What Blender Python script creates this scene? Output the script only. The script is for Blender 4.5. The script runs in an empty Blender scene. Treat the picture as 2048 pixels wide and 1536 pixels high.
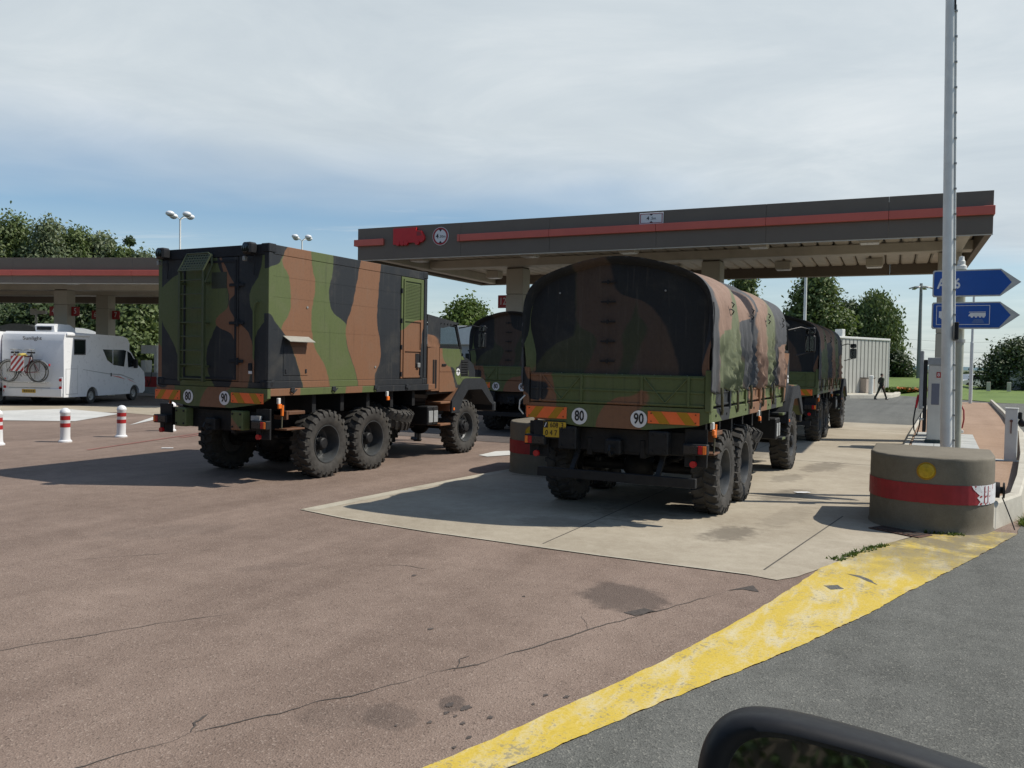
import bpy, bmesh, math, random
import numpy as np
from mathutils import Vector, Matrix, noise as mnoise

random.seed(7)
SC = bpy.context.scene
COL = SC.collection
R = math.radians

# ------------------------------------------------------------------ camera
F_PX = 1657.0
YAW, PITCH, ROLL = math.atan(856 / F_PX), R(1.59), R(1.0)
CAM = Vector((0, 0, 2.2))
fwd = Vector((-math.sin(YAW) * math.cos(PITCH), math.cos(YAW) * math.cos(PITCH), -math.sin(PITCH)))
rgt0 = Vector((math.cos(YAW), math.sin(YAW), 0)); up0 = rgt0.cross(fwd)
rgt = rgt0 * math.cos(ROLL) + up0 * math.sin(ROLL)
upv = up0 * math.cos(ROLL) - rgt0 * math.sin(ROLL)
cd = bpy.data.cameras.new('camera')
cam = bpy.data.objects.new('camera', cd); COL.objects.link(cam)
m = Matrix((rgt, upv, -fwd)).transposed().to_4x4(); m.translation = CAM
cam.matrix_world = m
cd.sensor_width = 36.0; cd.lens = 36.0 * F_PX / 2048.0
cd.clip_start = 0.05; cd.clip_end = 8000
SC.camera = cam

# ------------------------------------------------------------------ light
SUN_EL = R(50.5)
SUN_H = Vector((math.cos(YAW), math.sin(YAW), 0))          # the sun stands straight to the right of the view
SUN_DIR = (SUN_H * math.cos(SUN_EL) + Vector((0, 0, math.sin(SUN_EL)))).normalized()
sl = bpy.data.lights.new('sun', 'SUN'); sl.energy = 5.0; sl.angle = R(0.55); sl.color = (1.0, 0.94, 0.84)
so = bpy.data.objects.new('sun', sl); COL.objects.link(so)
so.rotation_euler = SUN_DIR.to_track_quat('Z', 'Y').to_euler(); so.location = (20, 10, 40)

SC.view_settings.view_transform = 'Standard'; SC.view_settings.look = 'None'
SC.view_settings.gamma = 1.0; SC.view_settings.use_curve_mapping = False
SC.view_settings.exposure = -0.10

# ------------------------------------------------------------------ sky
W = bpy.data.worlds.new('World'); SC.world = W; W.use_nodes = True
nt = W.node_tree; nt.nodes.clear()
class NT:
    """small helper to write node trees"""
    def __init__(s, tree): s.t = tree
    def n(s, typ, **kw):
        nd = s.t.nodes.new(typ)
        for k, v in kw.items():
            if k.startswith('i_'): nd.inputs[k[2:].replace('_', ' ')].default_value = v
            else: setattr(nd, k, v)
        return nd
    def l(s, a, b): s.t.links.new(a, b)
    def math(s, op, a, b=None, clamp=False):
        nd = s.t.nodes.new('ShaderNodeMath'); nd.operation = op; nd.use_clamp = clamp
        for i, v in enumerate((a, b)):
            if v is None: continue
            if isinstance(v, (int, float)): nd.inputs[i].default_value = v
            else: s.l(v, nd.inputs[i])
        return nd.outputs[0]
    def mix(s, fac, a, b, blend='MIX'):
        nd = s.t.nodes.new('ShaderNodeMix'); nd.data_type = 'RGBA'; nd.blend_type = blend
        for sock, v in ((nd.inputs[0], fac), (nd.inputs[6], a), (nd.inputs[7], b)):
            if isinstance(v, (int, float)): sock.default_value = v
            elif isinstance(v, tuple): sock.default_value = (*v, 1) if len(v) == 3 else v
            else: s.l(v, sock)
        return nd.outputs[2]
    def ramp(s, fac, stops, interp='LINEAR'):
        nd = s.t.nodes.new('ShaderNodeValToRGB'); cr = nd.color_ramp; cr.interpolation = interp
        while len(cr.elements) < len(stops): cr.elements.new(0.5)
        for e, (p, c) in zip(cr.elements, stops):
            e.position = p; e.color = (c, c, c, 1) if isinstance(c, (int, float)) else (*c, 1)
        s.l(fac, nd.inputs[0]); return nd.outputs[0]
    def step(s, v, a, b):
        nd = s.t.nodes.new('ShaderNodeMapRange'); nd.interpolation_type = 'SMOOTHSTEP'
        nd.inputs[1].default_value = a; nd.inputs[2].default_value = b
        s.l(v, nd.inputs[0]); return nd.outputs[0]
    def noise(s, vec, scale, detail=3, rough=0.5, dist=0.0):
        nd = s.n('ShaderNodeTexNoise'); nd.inputs['Scale'].default_value = scale; nd.inputs['Detail'].default_value = detail
        nd.inputs['Roughness'].default_value = rough; nd.inputs['Distortion'].default_value = dist
        if vec is not None: s.l(vec, nd.inputs['Vector'])
        return nd.outputs['Fac']
w = NT(nt)
sky = w.n('ShaderNodeTexSky'); sky.sky_type = 'NISHITA'; sky.sun_disc = False
sky.sun_elevation = SUN_EL; sky.sun_rotation = math.atan2(SUN_DIR.x, SUN_DIR.y)
sky.altitude = 100; sky.air_density = 1.0; sky.dust_density = 0.7; sky.ozone_density = 1.6
tc = w.n('ShaderNodeTexCoord')
rot = w.n('ShaderNodeVectorRotate', rotation_type='Z_AXIS'); rot.inputs['Angle'].default_value = -YAW
w.l(tc.outputs['Generated'], rot.inputs['Vector'])
sx = w.n('ShaderNodeSeparateXYZ'); w.l(rot.outputs[0], sx.inputs[0])
zz = w.math('MAXIMUM', sx.outputs[2], 0.0)
den = w.math('ADD', zz, 0.035)
pa = w.math('DIVIDE', sx.outputs[0], den); pd = w.math('DIVIDE', sx.outputs[1], den)
cv = w.n('ShaderNodeCombineXYZ'); w.l(pa, cv.inputs[0]); w.l(pd, cv.inputs[1])
warp = w.noise(cv.outputs[0], 0.35, 4, 0.55)
fine = w.noise(cv.outputs[0], 1.1, 7, 0.62, 0.6)
mp = w.n('ShaderNodeMapping'); w.l(cv.outputs[0], mp.inputs[0]); mp.inputs['Rotation'].default_value = (0, 0, R(14)); mp.inputs['Scale'].default_value = (0.22, 0.9, 1)
streak = w.noise(mp.outputs[0], 1.3, 7, 0.62, 0.9)
# edge of the high cloud sheet: overhead it is closed, ahead to the left it ends
edge = w.math('ADD', w.math('ADD', pd, w.math('MULTIPLY', pa, -0.42)), w.math('MULTIPLY', w.math('SUBTRACT', warp, 0.5), 3.2))
sheet = w.math('SUBTRACT', 1.0, w.step(edge, 3.1, 5.6))
# the sheet is a bank ahead of the viewer; overhead and behind it is thinned out to lower the fill light
top_ = w.math('ADD', pd, w.math('MULTIPLY', w.math('SUBTRACT', warp, 0.5), 1.2))
sheet = w.math('MULTIPLY', sheet, w.step(top_, 0.7, 1.7))
wisp = w.step(w.math('ADD', streak, w.math('MULTIPLY', fine, 0.25)), 0.60, 0.98)
low = w.math('SUBTRACT', 1.0, w.step(sx.outputs[2], 0.0, 0.19))
cov = w.math('MAXIMUM', w.math('MULTIPLY', sheet, 0.93), w.math('MULTIPLY', wisp, 0.85))
cov = w.math('MAXIMUM', cov, w.math('MULTIPLY', low, 0.62))
shade = w.math('ADD', w.math('MULTIPLY', warp, 0.55), w.math('MULTIPLY', fine, 0.45))
cloud = w.mix(1.0, w.ramp(shade, [(0.30, (0.45, 0.51, 0.56)), (0.5, (0.57, 0.625, 0.655)), (0.72, (0.76, 0.79, 0.795))]), (11.8, 11.8, 11.8), 'MULTIPLY')
below = w.step(sx.outputs[2], -0.02, 0.0)
skyc = w.mix(1.0, sky.outputs[0], (1.02, 1.15, 1.20), 'MULTIPLY')
colr = w.mix(cov, skyc, cloud)
bg = w.n('ShaderNodeBackground'); bg.inputs['Strength'].default_value = 0.105
w.l(colr, bg.inputs['Color'])
wo = w.n('ShaderNodeOutputWorld'); w.l(bg.outputs[0], wo.inputs[0])

# ------------------------------------------------------------------ materials
MATS = {}
def new_mat(name):
    mt = bpy.data.materials.new(name); mt.use_nodes = True
    t = NT(mt.node_tree); b = mt.node_tree.nodes['Principled BSDF']
    MATS[name] = mt
    return mt, t, b
def setc(t, sock, v):
    if isinstance(v, tuple): sock.default_value = (*v, 1)
    else: t.l(v, sock)
def plain(name, col, rough=0.6, metal=0.0, var=0.12, vs=6.0, bump=0.0, bs=120.0, spec=0.5, dirt=0.0):
    mt, t, b = new_mat(name)
    tcd = t.n('ShaderNodeTexCoord').outputs['Object']
    n1 = t.noise(tcd, vs, 5, 0.6)
    lo = tuple(c * (1 - var) for c in col); hi = tuple(min(1, c * (1 + var)) for c in col)
    c = t.ramp(n1, [(0.3, lo), (0.7, hi)])
    if dirt > 0:
        n3 = t.noise(tcd, vs * 0.4, 6, 0.7, 0.4)
        c = t.mix(t.math('MULTIPLY', t.step(n3, 0.52, 0.75), dirt), c, (0.07, 0.06, 0.045))
    t.l(c, b.inputs['Base Color'])
    b.inputs['Metallic'].default_value = metal
    b.inputs['Specular IOR Level'].default_value = spec
    rr = t.math('ADD', t.math('MULTIPLY', t.noise(tcd, vs * 2.3, 4), 0.25), rough - 0.125, True)
    t.l(rr, b.inputs['Roughness'])
    if bump > 0:
        bp = t.n('ShaderNodeBump'); bp.inputs['Strength'].default_value = bump; bp.inputs['Distance'].default_value = 0.01
        t.l(t.noise(tcd, bs, 3), bp.inputs['Height']); t.l(bp.outputs[0], b.inputs['Normal'])
    return mt
GREEN, BROWN, BLACK = (0.100, 0.126, 0.046), (0.212, 0.105, 0.056), (0.020, 0.023, 0.027)
def camo_finish(t, b, tcd, c, cloth):
    """dust, wear and relief shared by all camouflage paints"""
    d1 = t.noise(tcd, 1.7, 6, 0.65, 0.3); d2 = t.noise(tcd, 22.0, 4, 0.6)
    c = t.mix(t.math('MULTIPLY', t.step(d1, 0.48, 0.8), 0.22 if not cloth else 0.16), c, (0.17, 0.15, 0.115))
    c = t.mix(t.math('MULTIPLY', t.step(d2, 0.45, 0.8), 0.16), c, (0.03, 0.03, 0.027))
    ms = t.n('ShaderNodeMapping'); t.l(tcd, ms.inputs[0]); ms.inputs['Scale'].default_value = (9.0, 9.0, 0.45)
    st = t.noise(ms.outputs[0], 1.6, 5, 0.65)
    c = t.mix(t.math('MULTIPLY', t.step(st, 0.54, 0.78), 0.20), c, (0.20, 0.18, 0.145))
    c = t.mix(t.math('MULTIPLY', t.math('SUBTRACT', 1.0, t.step(st, 0.26, 0.44)), 0.30), c, (0.022, 0.022, 0.02))
    t.l(c, b.inputs['Base Color'])
    t.l(t.math('ADD', t.math('MULTIPLY', d2, 0.3), 0.62 if cloth else 0.42, True), b.inputs['Roughness'])
    b.inputs['Specular IOR Level'].default_value = 0.35
    bp = t.n('ShaderNodeBump'); bp.inputs['Distance'].default_value = 0.006
    bp.inputs['Strength'].default_value = 0.5 if cloth else 0.12
    hgt = t.noise(tcd, 240.0 if cloth else 60.0, 2)
    if cloth:
        mw = t.n('ShaderNodeMapping'); t.l(tcd, mw.inputs[0]); mw.inputs['Scale'].default_value = (1.0, 1.0, 0.35); mw.inputs['Rotation'].default_value = (R(12), 0, 0)
        hgt = t.math('ADD', t.math('MULTIPLY', hgt, 0.12), t.math('MULTIPLY', t.noise(mw.outputs[0], 5.0, 4, 0.55, 0.6), 5.0)); bp.inputs['Strength'].default_value = 0.5
    t.l(hgt, bp.inputs['Height']); t.l(bp.outputs[0], b.inputs['Normal'])
def camo(name, offset=(0, 0, 0), scale=0.55, stretch=(1, 1, 0.55), cloth=False, cols=(GREEN, BROWN, BLACK), th=(0.52, 0.545)):
    mt, t, b = new_mat(name)
    tcd = t.n('ShaderNodeTexCoord').outputs['Object']
    mpn = t.n('ShaderNodeMapping'); t.l(tcd, mpn.inputs[0])
    mpn.inputs['Location'].default_value = offset; mpn.inputs['Scale'].default_value = stretch
    a = t.noise(mpn.outputs[0], scale, 1.0, 0.4, 0.6)
    mp2 = t.n('ShaderNodeMapping'); t.l(mpn.outputs[0], mp2.inputs[0]); mp2.inputs['Location'].default_value = (7.3, 3.1, 9.4)
    k = t.noise(mp2.outputs[0], scale * 1.05, 1.0, 0.4, 0.6)
    wd = 0.012 if cloth else 0.005
    c = t.mix(t.step(a, th[0] - wd, th[0] + wd), cols[0], cols[1])
    c = t.mix(t.step(k, th[1] - wd, th[1] + wd), c, cols[2])
    camo_finish(t, b, tcd, c, cloth)
    return mt
def camo_bands(name, axis, u0, u1, z0, z1, bounds, cols, cloth=False, soft=0.01):
    """camouflage in wavy upright bands; each boundary is a curve u(z)"""
    mt, t, b = new_mat(name)
    tcd = t.n('ShaderNodeTexCoord').outputs['Object']
    sp = t.n('ShaderNodeSeparateXYZ'); t.l(tcd, sp.inputs[0])
    wob = t.math('MULTIPLY', t.math('SUBTRACT', t.noise(tcd, 9.0, 2), 0.5), 0.05)
    u = t.math('ADD', t.math('DIVIDE', t.math('SUBTRACT', sp.outputs[axis], u0), u1 - u0), t.math('DIVIDE', wob, u1 - u0))
    z = t.math('DIVIDE', t.math('SUBTRACT', sp.outputs[2], z0), z1 - z0, True)
    c = cols[0]
    for bd, cc in zip(bounds, cols[1:]):
        fc = t.n('ShaderNodeFloatCurve'); cu = fc.mapping.curves[0]
        pts = sorted(((min(1, max(0, (zz_ - z0) / (z1 - z0))), (uu - u0) / (u1 - u0)) for zz_, uu in bd))
        fc.mapping.use_clip = False
        for q, (px, py) in enumerate(pts):
            if q == 0: cu.points[0].location = (px, py)
            elif q == 1: cu.points[1].location = (px, py)
            else: cu.points.new(px, py)
        # keep ends flat
        fc.mapping.extend = 'HORIZONTAL'; fc.mapping.update()
        t.l(z, fc.inputs['Value'])
        d = t.math('SUBTRACT', u, fc.outputs[0])
        s_ = soft / (u1 - u0)
        c = t.mix(t.step(d, -s_, s_), c, cc)
    camo_finish(t, b, tcd, c, cloth)
    return mt

M = {}
M['rubber'] = plain('rubber', (0.052, 0.049, 0.045), 0.8, 0, 0.35, 9, 0.25, 90, 0.3, 0.7)
M['steel_dark'] = plain('dark_steel', (0.012, 0.0125, 0.0135), 0.6, 0, 0.35, 7, 0.1, 60, 0.35, 0.2)
M['rim'] = plain('rim_paint', (0.060, 0.064, 0.066), 0.38, 0.1, 0.25, 8, 0.05, 60, 0.5, 0.25)
M['black_plastic'] = plain('black_plastic', (0.013, 0.013, 0.014), 0.5, 0, 0.15, 30, 0.02, 500, 0.35)
M['chrome'] = plain('bare_metal', (0.55, 0.56, 0.57), 0.28, 0.9, 0.1)
M['galv'] = plain('galvanised_metal', (0.33, 0.33, 0.31), 0.5, 0.4, 0.15, 10)
M['grey_paint'] = plain('grey_paint', (0.30, 0.31, 0.31), 0.5, 0, 0.12, 9, dirt=0.2)
M['white_gloss'] = plain('white_bodywork', (0.72, 0.73, 0.74), 0.3, 0, 0.03, 2)
M['white_paint'] = plain('white_paint', (0.66, 0.66, 0.62), 0.5, 0, 0.06, 5, dirt=0.12)
M['offwhite'] = plain('offwhite_metal', (0.55, 0.53, 0.47), 0.55, 0, 0.06, 3, dirt=0.15)
M['pole_white'] = plain('weathered_white_paint', (0.80, 0.79, 0.73), 0.5, 0, 0.08, 4, dirt=0.2)
M['post_grey'] = plain('grey_green_post_paint', (0.36, 0.37, 0.30), 0.5, 0, 0.1, 5, dirt=0.2)
M['fascia'] = plain('brown_grey_cladding', (0.150, 0.123, 0.095), 0.6, 0.0, 0.05, 1.2, dirt=0.08)
M['red_strip'] = plain('red_cladding', (0.60, 0.130, 0.092), 0.5, 0, 0.06, 1.5, dirt=0.06)
M['red_bright'] = plain('bright_red_plastic', (0.55, 0.012, 0.014), 0.35, 0, 0.05)
M['red_paint'] = plain('dull_red_paint', (0.32, 0.018, 0.024), 0.55, 0, 0.15, 6, dirt=0.15)
M['red_sign'] = plain('dark_red_sign', (0.36, 0.02, 0.022), 0.45)
M['soffit'] = plain('cream_soffit_metal', (0.50, 0.465, 0.385), 0.5, 0.1, 0.1, 1.5, dirt=0.2)
M['soffit_dark'] = plain('soffit_joint', (0.10, 0.085, 0.065), 0.7)
M['column'] = plain('cream_column_cladding', (0.47, 0.435, 0.36), 0.6, 0, 0.05, 2, dirt=0.12)
M['lamp_glass'] = plain('lamp_cover', (0.62, 0.62, 0.58), 0.3)
M['sign_white'] = plain('sign_white', (0.72, 0.72, 0.72), 0.45, 0, 0.04, dirt=0.06)
M['sign_black'] = plain('sign_black', (0.012, 0.012, 0.013), 0.5)
M['sign_blue'] = plain('sign_blue', (0.014, 0.085, 0.36), 0.4, 0, 0.07)
M['sign_grey'] = plain('sign_edge_grey', (0.50, 0.50, 0.47), 0.45)
M['orange_ref'] = plain('orange_reflector', (0.90, 0.17, 0.045), 0.35, 0, 0.06, 9)
M['amber_ref'] = plain('amber_band', (0.42, 0.215, 0.012), 0.35, 0, 0.06, 9)
M['amber_lens'] = plain('amber_lens', (0.85, 0.20, 0.03), 0.2)
M['red_lens'] = plain('red_lens', (0.42, 0.012, 0.015), 0.2)
M['plate_yellow'] = plain('plate_yellow', (0.52, 0.33, 0.02), 0.5, dirt=0.15)
M['yellow_ref'] = plain('yellow_reflector', (0.50, 0.33, 0.012), 0.35, 0, 0.2, 20, dirt=0.3)
M['strap'] = plain('dark_strap', (0.010, 0.010, 0.010), 0.8)
M['rope'] = plain('olive_rope', (0.10, 0.095, 0.06), 0.9)
M['skin'] = plain('skin', (0.42, 0.24, 0.17), 0.6)
M['hair'] = plain('dark_hair', (0.02, 0.014, 0.010), 0.7)
M['boot'] = plain('black_boot', (0.012, 0.012, 0.012), 0.5)
M['trunk'] = plain('bark', (0.09, 0.07, 0.05), 0.9, 0, 0.3, 3, 0.4, 20)
M['bedliner'] = plain('cab_interior', (0.014, 0.014, 0.014), 0.8)
def glass(name, col, rough=0.05):
    mt, t, b = new_mat(name)
    b.inputs['Base Color'].default_value = (*col, 1); b.inputs['Roughness'].default_value = rough
    b.inputs['Specular IOR Level'].default_value = 0.6
    return mt
M['dark_glass'] = glass('dark_window_glass', (0.012, 0.016, 0.018))
mt, t, b = new_mat('clear_glass'); M['clear_glass'] = mt
tr = t.n('ShaderNodeBsdfTransparent'); tr.inputs[0].default_value = (0.9, 0.93, 0.92, 1); gl = t.n('ShaderNodeBsdfGlossy'); gl.inputs['Roughness'].default_value = 0.02
lw = t.n('ShaderNodeLayerWeight'); lw.inputs[0].default_value = 0.5; fz = t.math('ADD', t.math('MULTIPLY', t.math('POWER', lw.outputs['Facing'], 4.0), 0.45), 0.04); mx = t.n('ShaderNodeMixShader')
t.l(fz, mx.inputs[0]); t.l(tr.outputs[0], mx.inputs[1]); t.l(gl.outputs[0], mx.inputs[2]); t.l(mx.outputs[0], mt.node_tree.nodes['Material Output'].inputs[0])
mt, t, b = new_mat('mirror_glass'); M['mirror_glass'] = mt
b.inputs['Base Color'].default_value = (0.45, 0.48, 0.49, 1); b.inputs['Metallic'].default_value = 1; b.inputs['Roughness'].default_value = 0.03

M['camo'] = camo('camouflage_paint')
M['camo2'] = camo('camouflage_paint_cab', (2.2, 1.1, 0.3), 0.8, (1, 1, 0.7))
M['camo_cloth'] = camo('camouflage_canvas', (3.0, 0.4, 0.2), 0.75, (0.8, 1.0, 0.42), True, ((0.098, 0.118, 0.050), (0.190, 0.105, 0.065), (0.030, 0.034, 0.040)), (0.50, 0.53))
M['canvas_black'] = plain('black_canvas', (0.022, 0.025, 0.029), 0.85, 0, 0.2, 3, 0.4, 200, 0.3)
M['uniform'] = camo('camouflage_uniform', (1, 2, 3), 5.0, (1, 1, 1), True, ((0.05, 0.06, 0.03), (0.08, 0.055, 0.035), (0.016, 0.017, 0.016)))

# ground materials -----------------------------------------------------
def asphalt(name, c_lo, c_hi, speck, stains=(), patch=0.35, bump=0.7):
    mt, t, b = new_mat(name)
    g = t.n('ShaderNodeNewGeometry').outputs['Position']
    big = t.noise(g, 0.35, 5, 0.6, 0.4); mid = t.noise(g, 3.0, 5, 0.65); grit = t.noise(g, 75.0, 3, 0.7)
    vor = t.n('ShaderNodeTexVoronoi'); vor.inputs['Scale'].default_value = 85.0; t.l(g, vor.inputs['Vector'])
    mtk = t.n('ShaderNodeMapping'); t.l(g, mtk.inputs[0]); mtk.inputs['Rotation'].default_value = (0, 0, R(-28)); mtk.inputs['Scale'].default_value = (0.9, 0.05, 1)
    trk = t.noise(mtk.outputs[0], 1.3, 4, 0.6, 0.3)
    f = t.math('ADD', t.math('ADD', t.math('MULTIPLY', big, patch), t.math('MULTIPLY', t.math('SUBTRACT', trk, 0.5), 0.42)), t.math('ADD', t.math('MULTIPLY', mid, 0.30), t.math('MULTIPLY', grit, 0.70 - patch)))
    c = t.ramp(f, [(0.36, c_lo), (0.72, c_hi)])
    cellc = t.n('ShaderNodeSeparateColor'); t.l(vor.outputs['Color'], cellc.inputs[0])
    c = t.mix(t.math('MULTIPLY', t.step(cellc.outputs[0], 0.88, 0.98), 0.38), c, speck)
    c = t.mix(t.math('MULTIPLY', t.math('SUBTRACT', 1.0, t.step(cellc.outputs[1], 0.02, 0.16)), 0.45), c, tuple(x * 0.3 for x in c_lo))
    for (x, y, rx, ry, rot_, amt) in stains:
        mpn = t.n('ShaderNodeMapping'); mpn.vector_type = 'TEXTURE'
        mpn.inputs['Location'].default_value = (x, y, 0); mpn.inputs['Rotation'].default_value = (0, 0, rot_); mpn.inputs['Scale'].default_value = (rx, ry, 1)
        t.l(g, mpn.inputs[0])
        ln = t.n('ShaderNodeVectorMath'); ln.operation = 'LENGTH'; t.l(mpn.outputs[0], ln.inputs[0])
        d = t.math('ADD', ln.outputs['Value'], t.math('MULTIPLY', t.math('SUBTRACT', mid, 0.5), 1.1))
        c = t.mix(t.math('MULTIPLY', t.math('SUBTRACT', 1.0, t.step(d, 0.75, 1.08)), amt), c, (0.045, 0.036, 0.032))
    t.l(c, b.inputs['Base Color']); b.inputs['Roughness'].default_value = 0.85; b.inputs['Specular IOR Level'].default_value = 0.3
    bp = t.n('ShaderNodeBump'); bp.inputs['Strength'].default_value = bump; bp.inputs['Distance'].default_value = 0.006
    t.l(vor.outputs['Distance'], bp.inputs['Height']); t.l(bp.outputs[0], b.inputs['Normal'])
    return mt
M['red_asphalt'] = asphalt('red_asphalt', (0.155, 0.110, 0.086), (0.305, 0.229, 0.184), (0.42, 0.34, 0.28),
    ((-2.60, 7.38, 0.42, 0.50, R(35), 0.55), (-2.72, 4.50, 0.09, 0.13, 0.3, 0.5), (-2.95, 4.15, 0.16, 0.2, 0.9, 0.28), (-3.2, 4.0, 0.3, 0.2, 0.5, 0.15), (-6.2, 6.5, 0.4, 0.15, 0.9, 0.12), (-8.5, 7.2, 0.9, 0.4, 0.9, 0.14)))
M['grey_asphalt'] = asphalt('grey_asphalt', (0.076, 0.077, 0.069), (0.190, 0.191, 0.172), (0.30, 0.29, 0.25), (), 0.22)
M['pale_asphalt'] = asphalt('pale_grey_asphalt', (0.11, 0.112, 0.105), (0.22, 0.222, 0.205), (0.3, 0.29, 0.26), (), 0.3)
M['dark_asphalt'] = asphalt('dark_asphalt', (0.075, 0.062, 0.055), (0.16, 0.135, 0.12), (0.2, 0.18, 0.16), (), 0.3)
M['island_top'] = asphalt('pink_island_surface', (0.27, 0.175, 0.115), (0.42, 0.29, 0.205), (0.5, 0.4, 0.3), (), 0.4)
def concrete(name, c_lo, c_hi, stains=(), sc=1.0, bump=0.25):
    mt, t, b = new_mat(name)
    g = t.n('ShaderNodeNewGeometry').outputs['Position']
    big = t.noise(g, 0.6 * sc, 6, 0.62, 0.5); mid = t.noise(g, 5.0 * sc, 6, 0.7, 0.3); grit = t.noise(g, 60.0, 3, 0.6)
    f = t.math('ADD', t.math('MULTIPLY', big, 0.5), t.math('ADD', t.math('MULTIPLY', mid, 0.3), t.math('MULTIPLY', grit, 0.25)))
    c = t.ramp(f, [(0.34, c_lo), (0.66, c_hi)])
    for (x, y, rx, ry, rot_, amt) in stains:
        mpn = t.n('ShaderNodeMapping'); mpn.vector_type = 'TEXTURE'
        mpn.inputs['Location'].default_value = (x, y, 0); mpn.inputs['Rotation'].default_value = (0, 0, rot_); mpn.inputs['Scale'].default_value = (rx, ry, 1)
        t.l(g, mpn.inputs[0])
        ln = t.n('ShaderNodeVectorMath'); ln.operation = 'LENGTH'; t.l(mpn.outputs[0], ln.inputs[0])
        d = t.math('ADD', ln.outputs['Value'], t.math('MULTIPLY', t.math('SUBTRACT', mid, 0.5), 1.6))
        c = t.mix(t.math('MULTIPLY', t.math('SUBTRACT', 1.0, t.step(d, 0.55, 1.1)), amt), c, (0.075, 0.062, 0.048))
    t.l(c, b.inputs['Base Color']); b.inputs['Roughness'].default_value = 0.82; b.inputs['Specular IOR Level'].default_value = 0.3
    bp = t.n('ShaderNodeBump'); bp.inputs['Strength'].default_value = bump; bp.inputs['Distance'].default_value = 0.004
    t.l(grit, bp.inputs['Height']); t.l(bp.outputs[0], b.inputs['Normal'])
    return mt
M['concrete_pad'] = concrete('tan_concrete', (0.255, 0.213, 0.155), (0.44, 0.39, 0.305),
    ((-2.36, 10.85, 0.33, 0.62, R(-15), 0.55), (-2.25, 14.6, 0.36, 0.95, R(-15), 0.5), (-2.2, 19.2, 0.4, 1.3, R(-8), 0.45), (-2.6, 16.8, 0.3, 0.8, R(-8), 0.35), (-1.9, 12.5, 0.3, 1.2, R(-8), 0.2), (-4.6, 10.3, 0.6, 0.5, 0, 0.25), (-3.9, 13.0, 0.8, 2.4, 0, 0.4), (-4.3, 22.0, 0.9, 4.0, 0, 0.35)))
M['concrete_block'] = concrete('grey_brown_concrete', (0.125, 0.108, 0.080), (0.215, 0.19, 0.145), (), 1.6, 0.5)
M['kerb'] = concrete('pale_kerb_concrete', (0.36, 0.33, 0.27), (0.56, 0.53, 0.45), (), 1.5, 0.4)
M['slab'] = concrete('grey_paving_slab', (0.33, 0.34, 0.33), (0.46, 0.47, 0.45), (), 1.5, 0.3)
M['white_ground'] = concrete('worn_white_road_paint', (0.42, 0.42, 0.40), (0.62, 0.62, 0.59), (), 1.2)
mt, t, b = new_mat('worn_yellow_road_paint'); M['yellow_ground'] = mt
g = t.n('ShaderNodeNewGeometry').outputs['Position']
mpn = t.n('ShaderNodeMapping'); t.l(g, mpn.inputs[0]); mpn.inputs['Rotation'].default_value = (0, 0, R(-17)); mpn.inputs['Scale'].default_value = (2.2, 0.62, 1)
a1 = t.noise(mpn.outputs[0], 2.4, 6, 0.62, 0.7); a2 = t.noise(g, 34.0, 4, 0.7); a3 = t.noise(g, 2.1, 5, 0.65)
sp = t.n('ShaderNodeSeparateXYZ'); t.l(g, sp.inputs[0])
yel = t.ramp(a2, [(0.3, (0.50, 0.355, 0.035)), (0.7, (0.64, 0.475, 0.085))])
c = t.mix(t.math('MULTIPLY', t.step(t.math('ADD', t.math('MULTIPLY', a1, 0.8), t.math('MULTIPLY', a2, 0.3)), 0.48, 0.72), 0.75), yel, (0.58, 0.53, 0.39))
worn = t.math('MULTIPLY', t.step(sp.outputs[1], 8.8, 11.6), t.step(t.math('ADD', t.math('MULTIPLY', a3, 0.8), t.math('MULTIPLY', a2, 0.3)), 0.36, 0.6))
c = t.mix(t.math('MULTIPLY', worn, 0.85), c, (0.17, 0.145, 0.095))
c = t.mix(t.math('MULTIPLY', t.step(t.math('ADD', t.math('MULTIPLY', a2, 0.8), t.math('MULTIPLY', a3, 0.35)), 0.60, 0.72), 0.7), c, (0.19, 0.16, 0.10))
t.l(c, b.inputs['Base Color']); b.inputs['Roughness'].default_value = 0.75
bp = t.n('ShaderNodeBump'); bp.inputs['Strength'].default_value = 0.5; bp.inputs['Distance'].default_value = 0.006; t.l(a2, bp.inputs['Height']); t.l(bp.outputs[0], b.inputs['Normal'])
def grassm(name, lo, hi):
    mt, t, b = new_mat(name)
    g = t.n('ShaderNodeNewGeometry').outputs['Position']
    f = t.math('ADD', t.math('MULTIPLY', t.noise(g, 0.25, 5, 0.6), 0.5), t.math('MULTIPLY', t.noise(g, 6.0, 4, 0.7), 0.5))
    t.l(t.ramp(f, [(0.35, lo), (0.65, hi)]), b.inputs['Base Color']); b.inputs['Roughness'].default_value = 0.9
    return mt
M['lawn'] = grassm('lawn_grass', (0.080, 0.135, 0.022), (0.15, 0.215, 0.045))
M['field'] = grassm('field_grass', (0.06, 0.085, 0.03), (0.11, 0.12, 0.05))
M['hill'] = plain('haze_blue_hills', (0.07, 0.13, 0.15), 0.95, 0, 0.12, 0.004)  # blue of the distant haze put into the hills' colour
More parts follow.
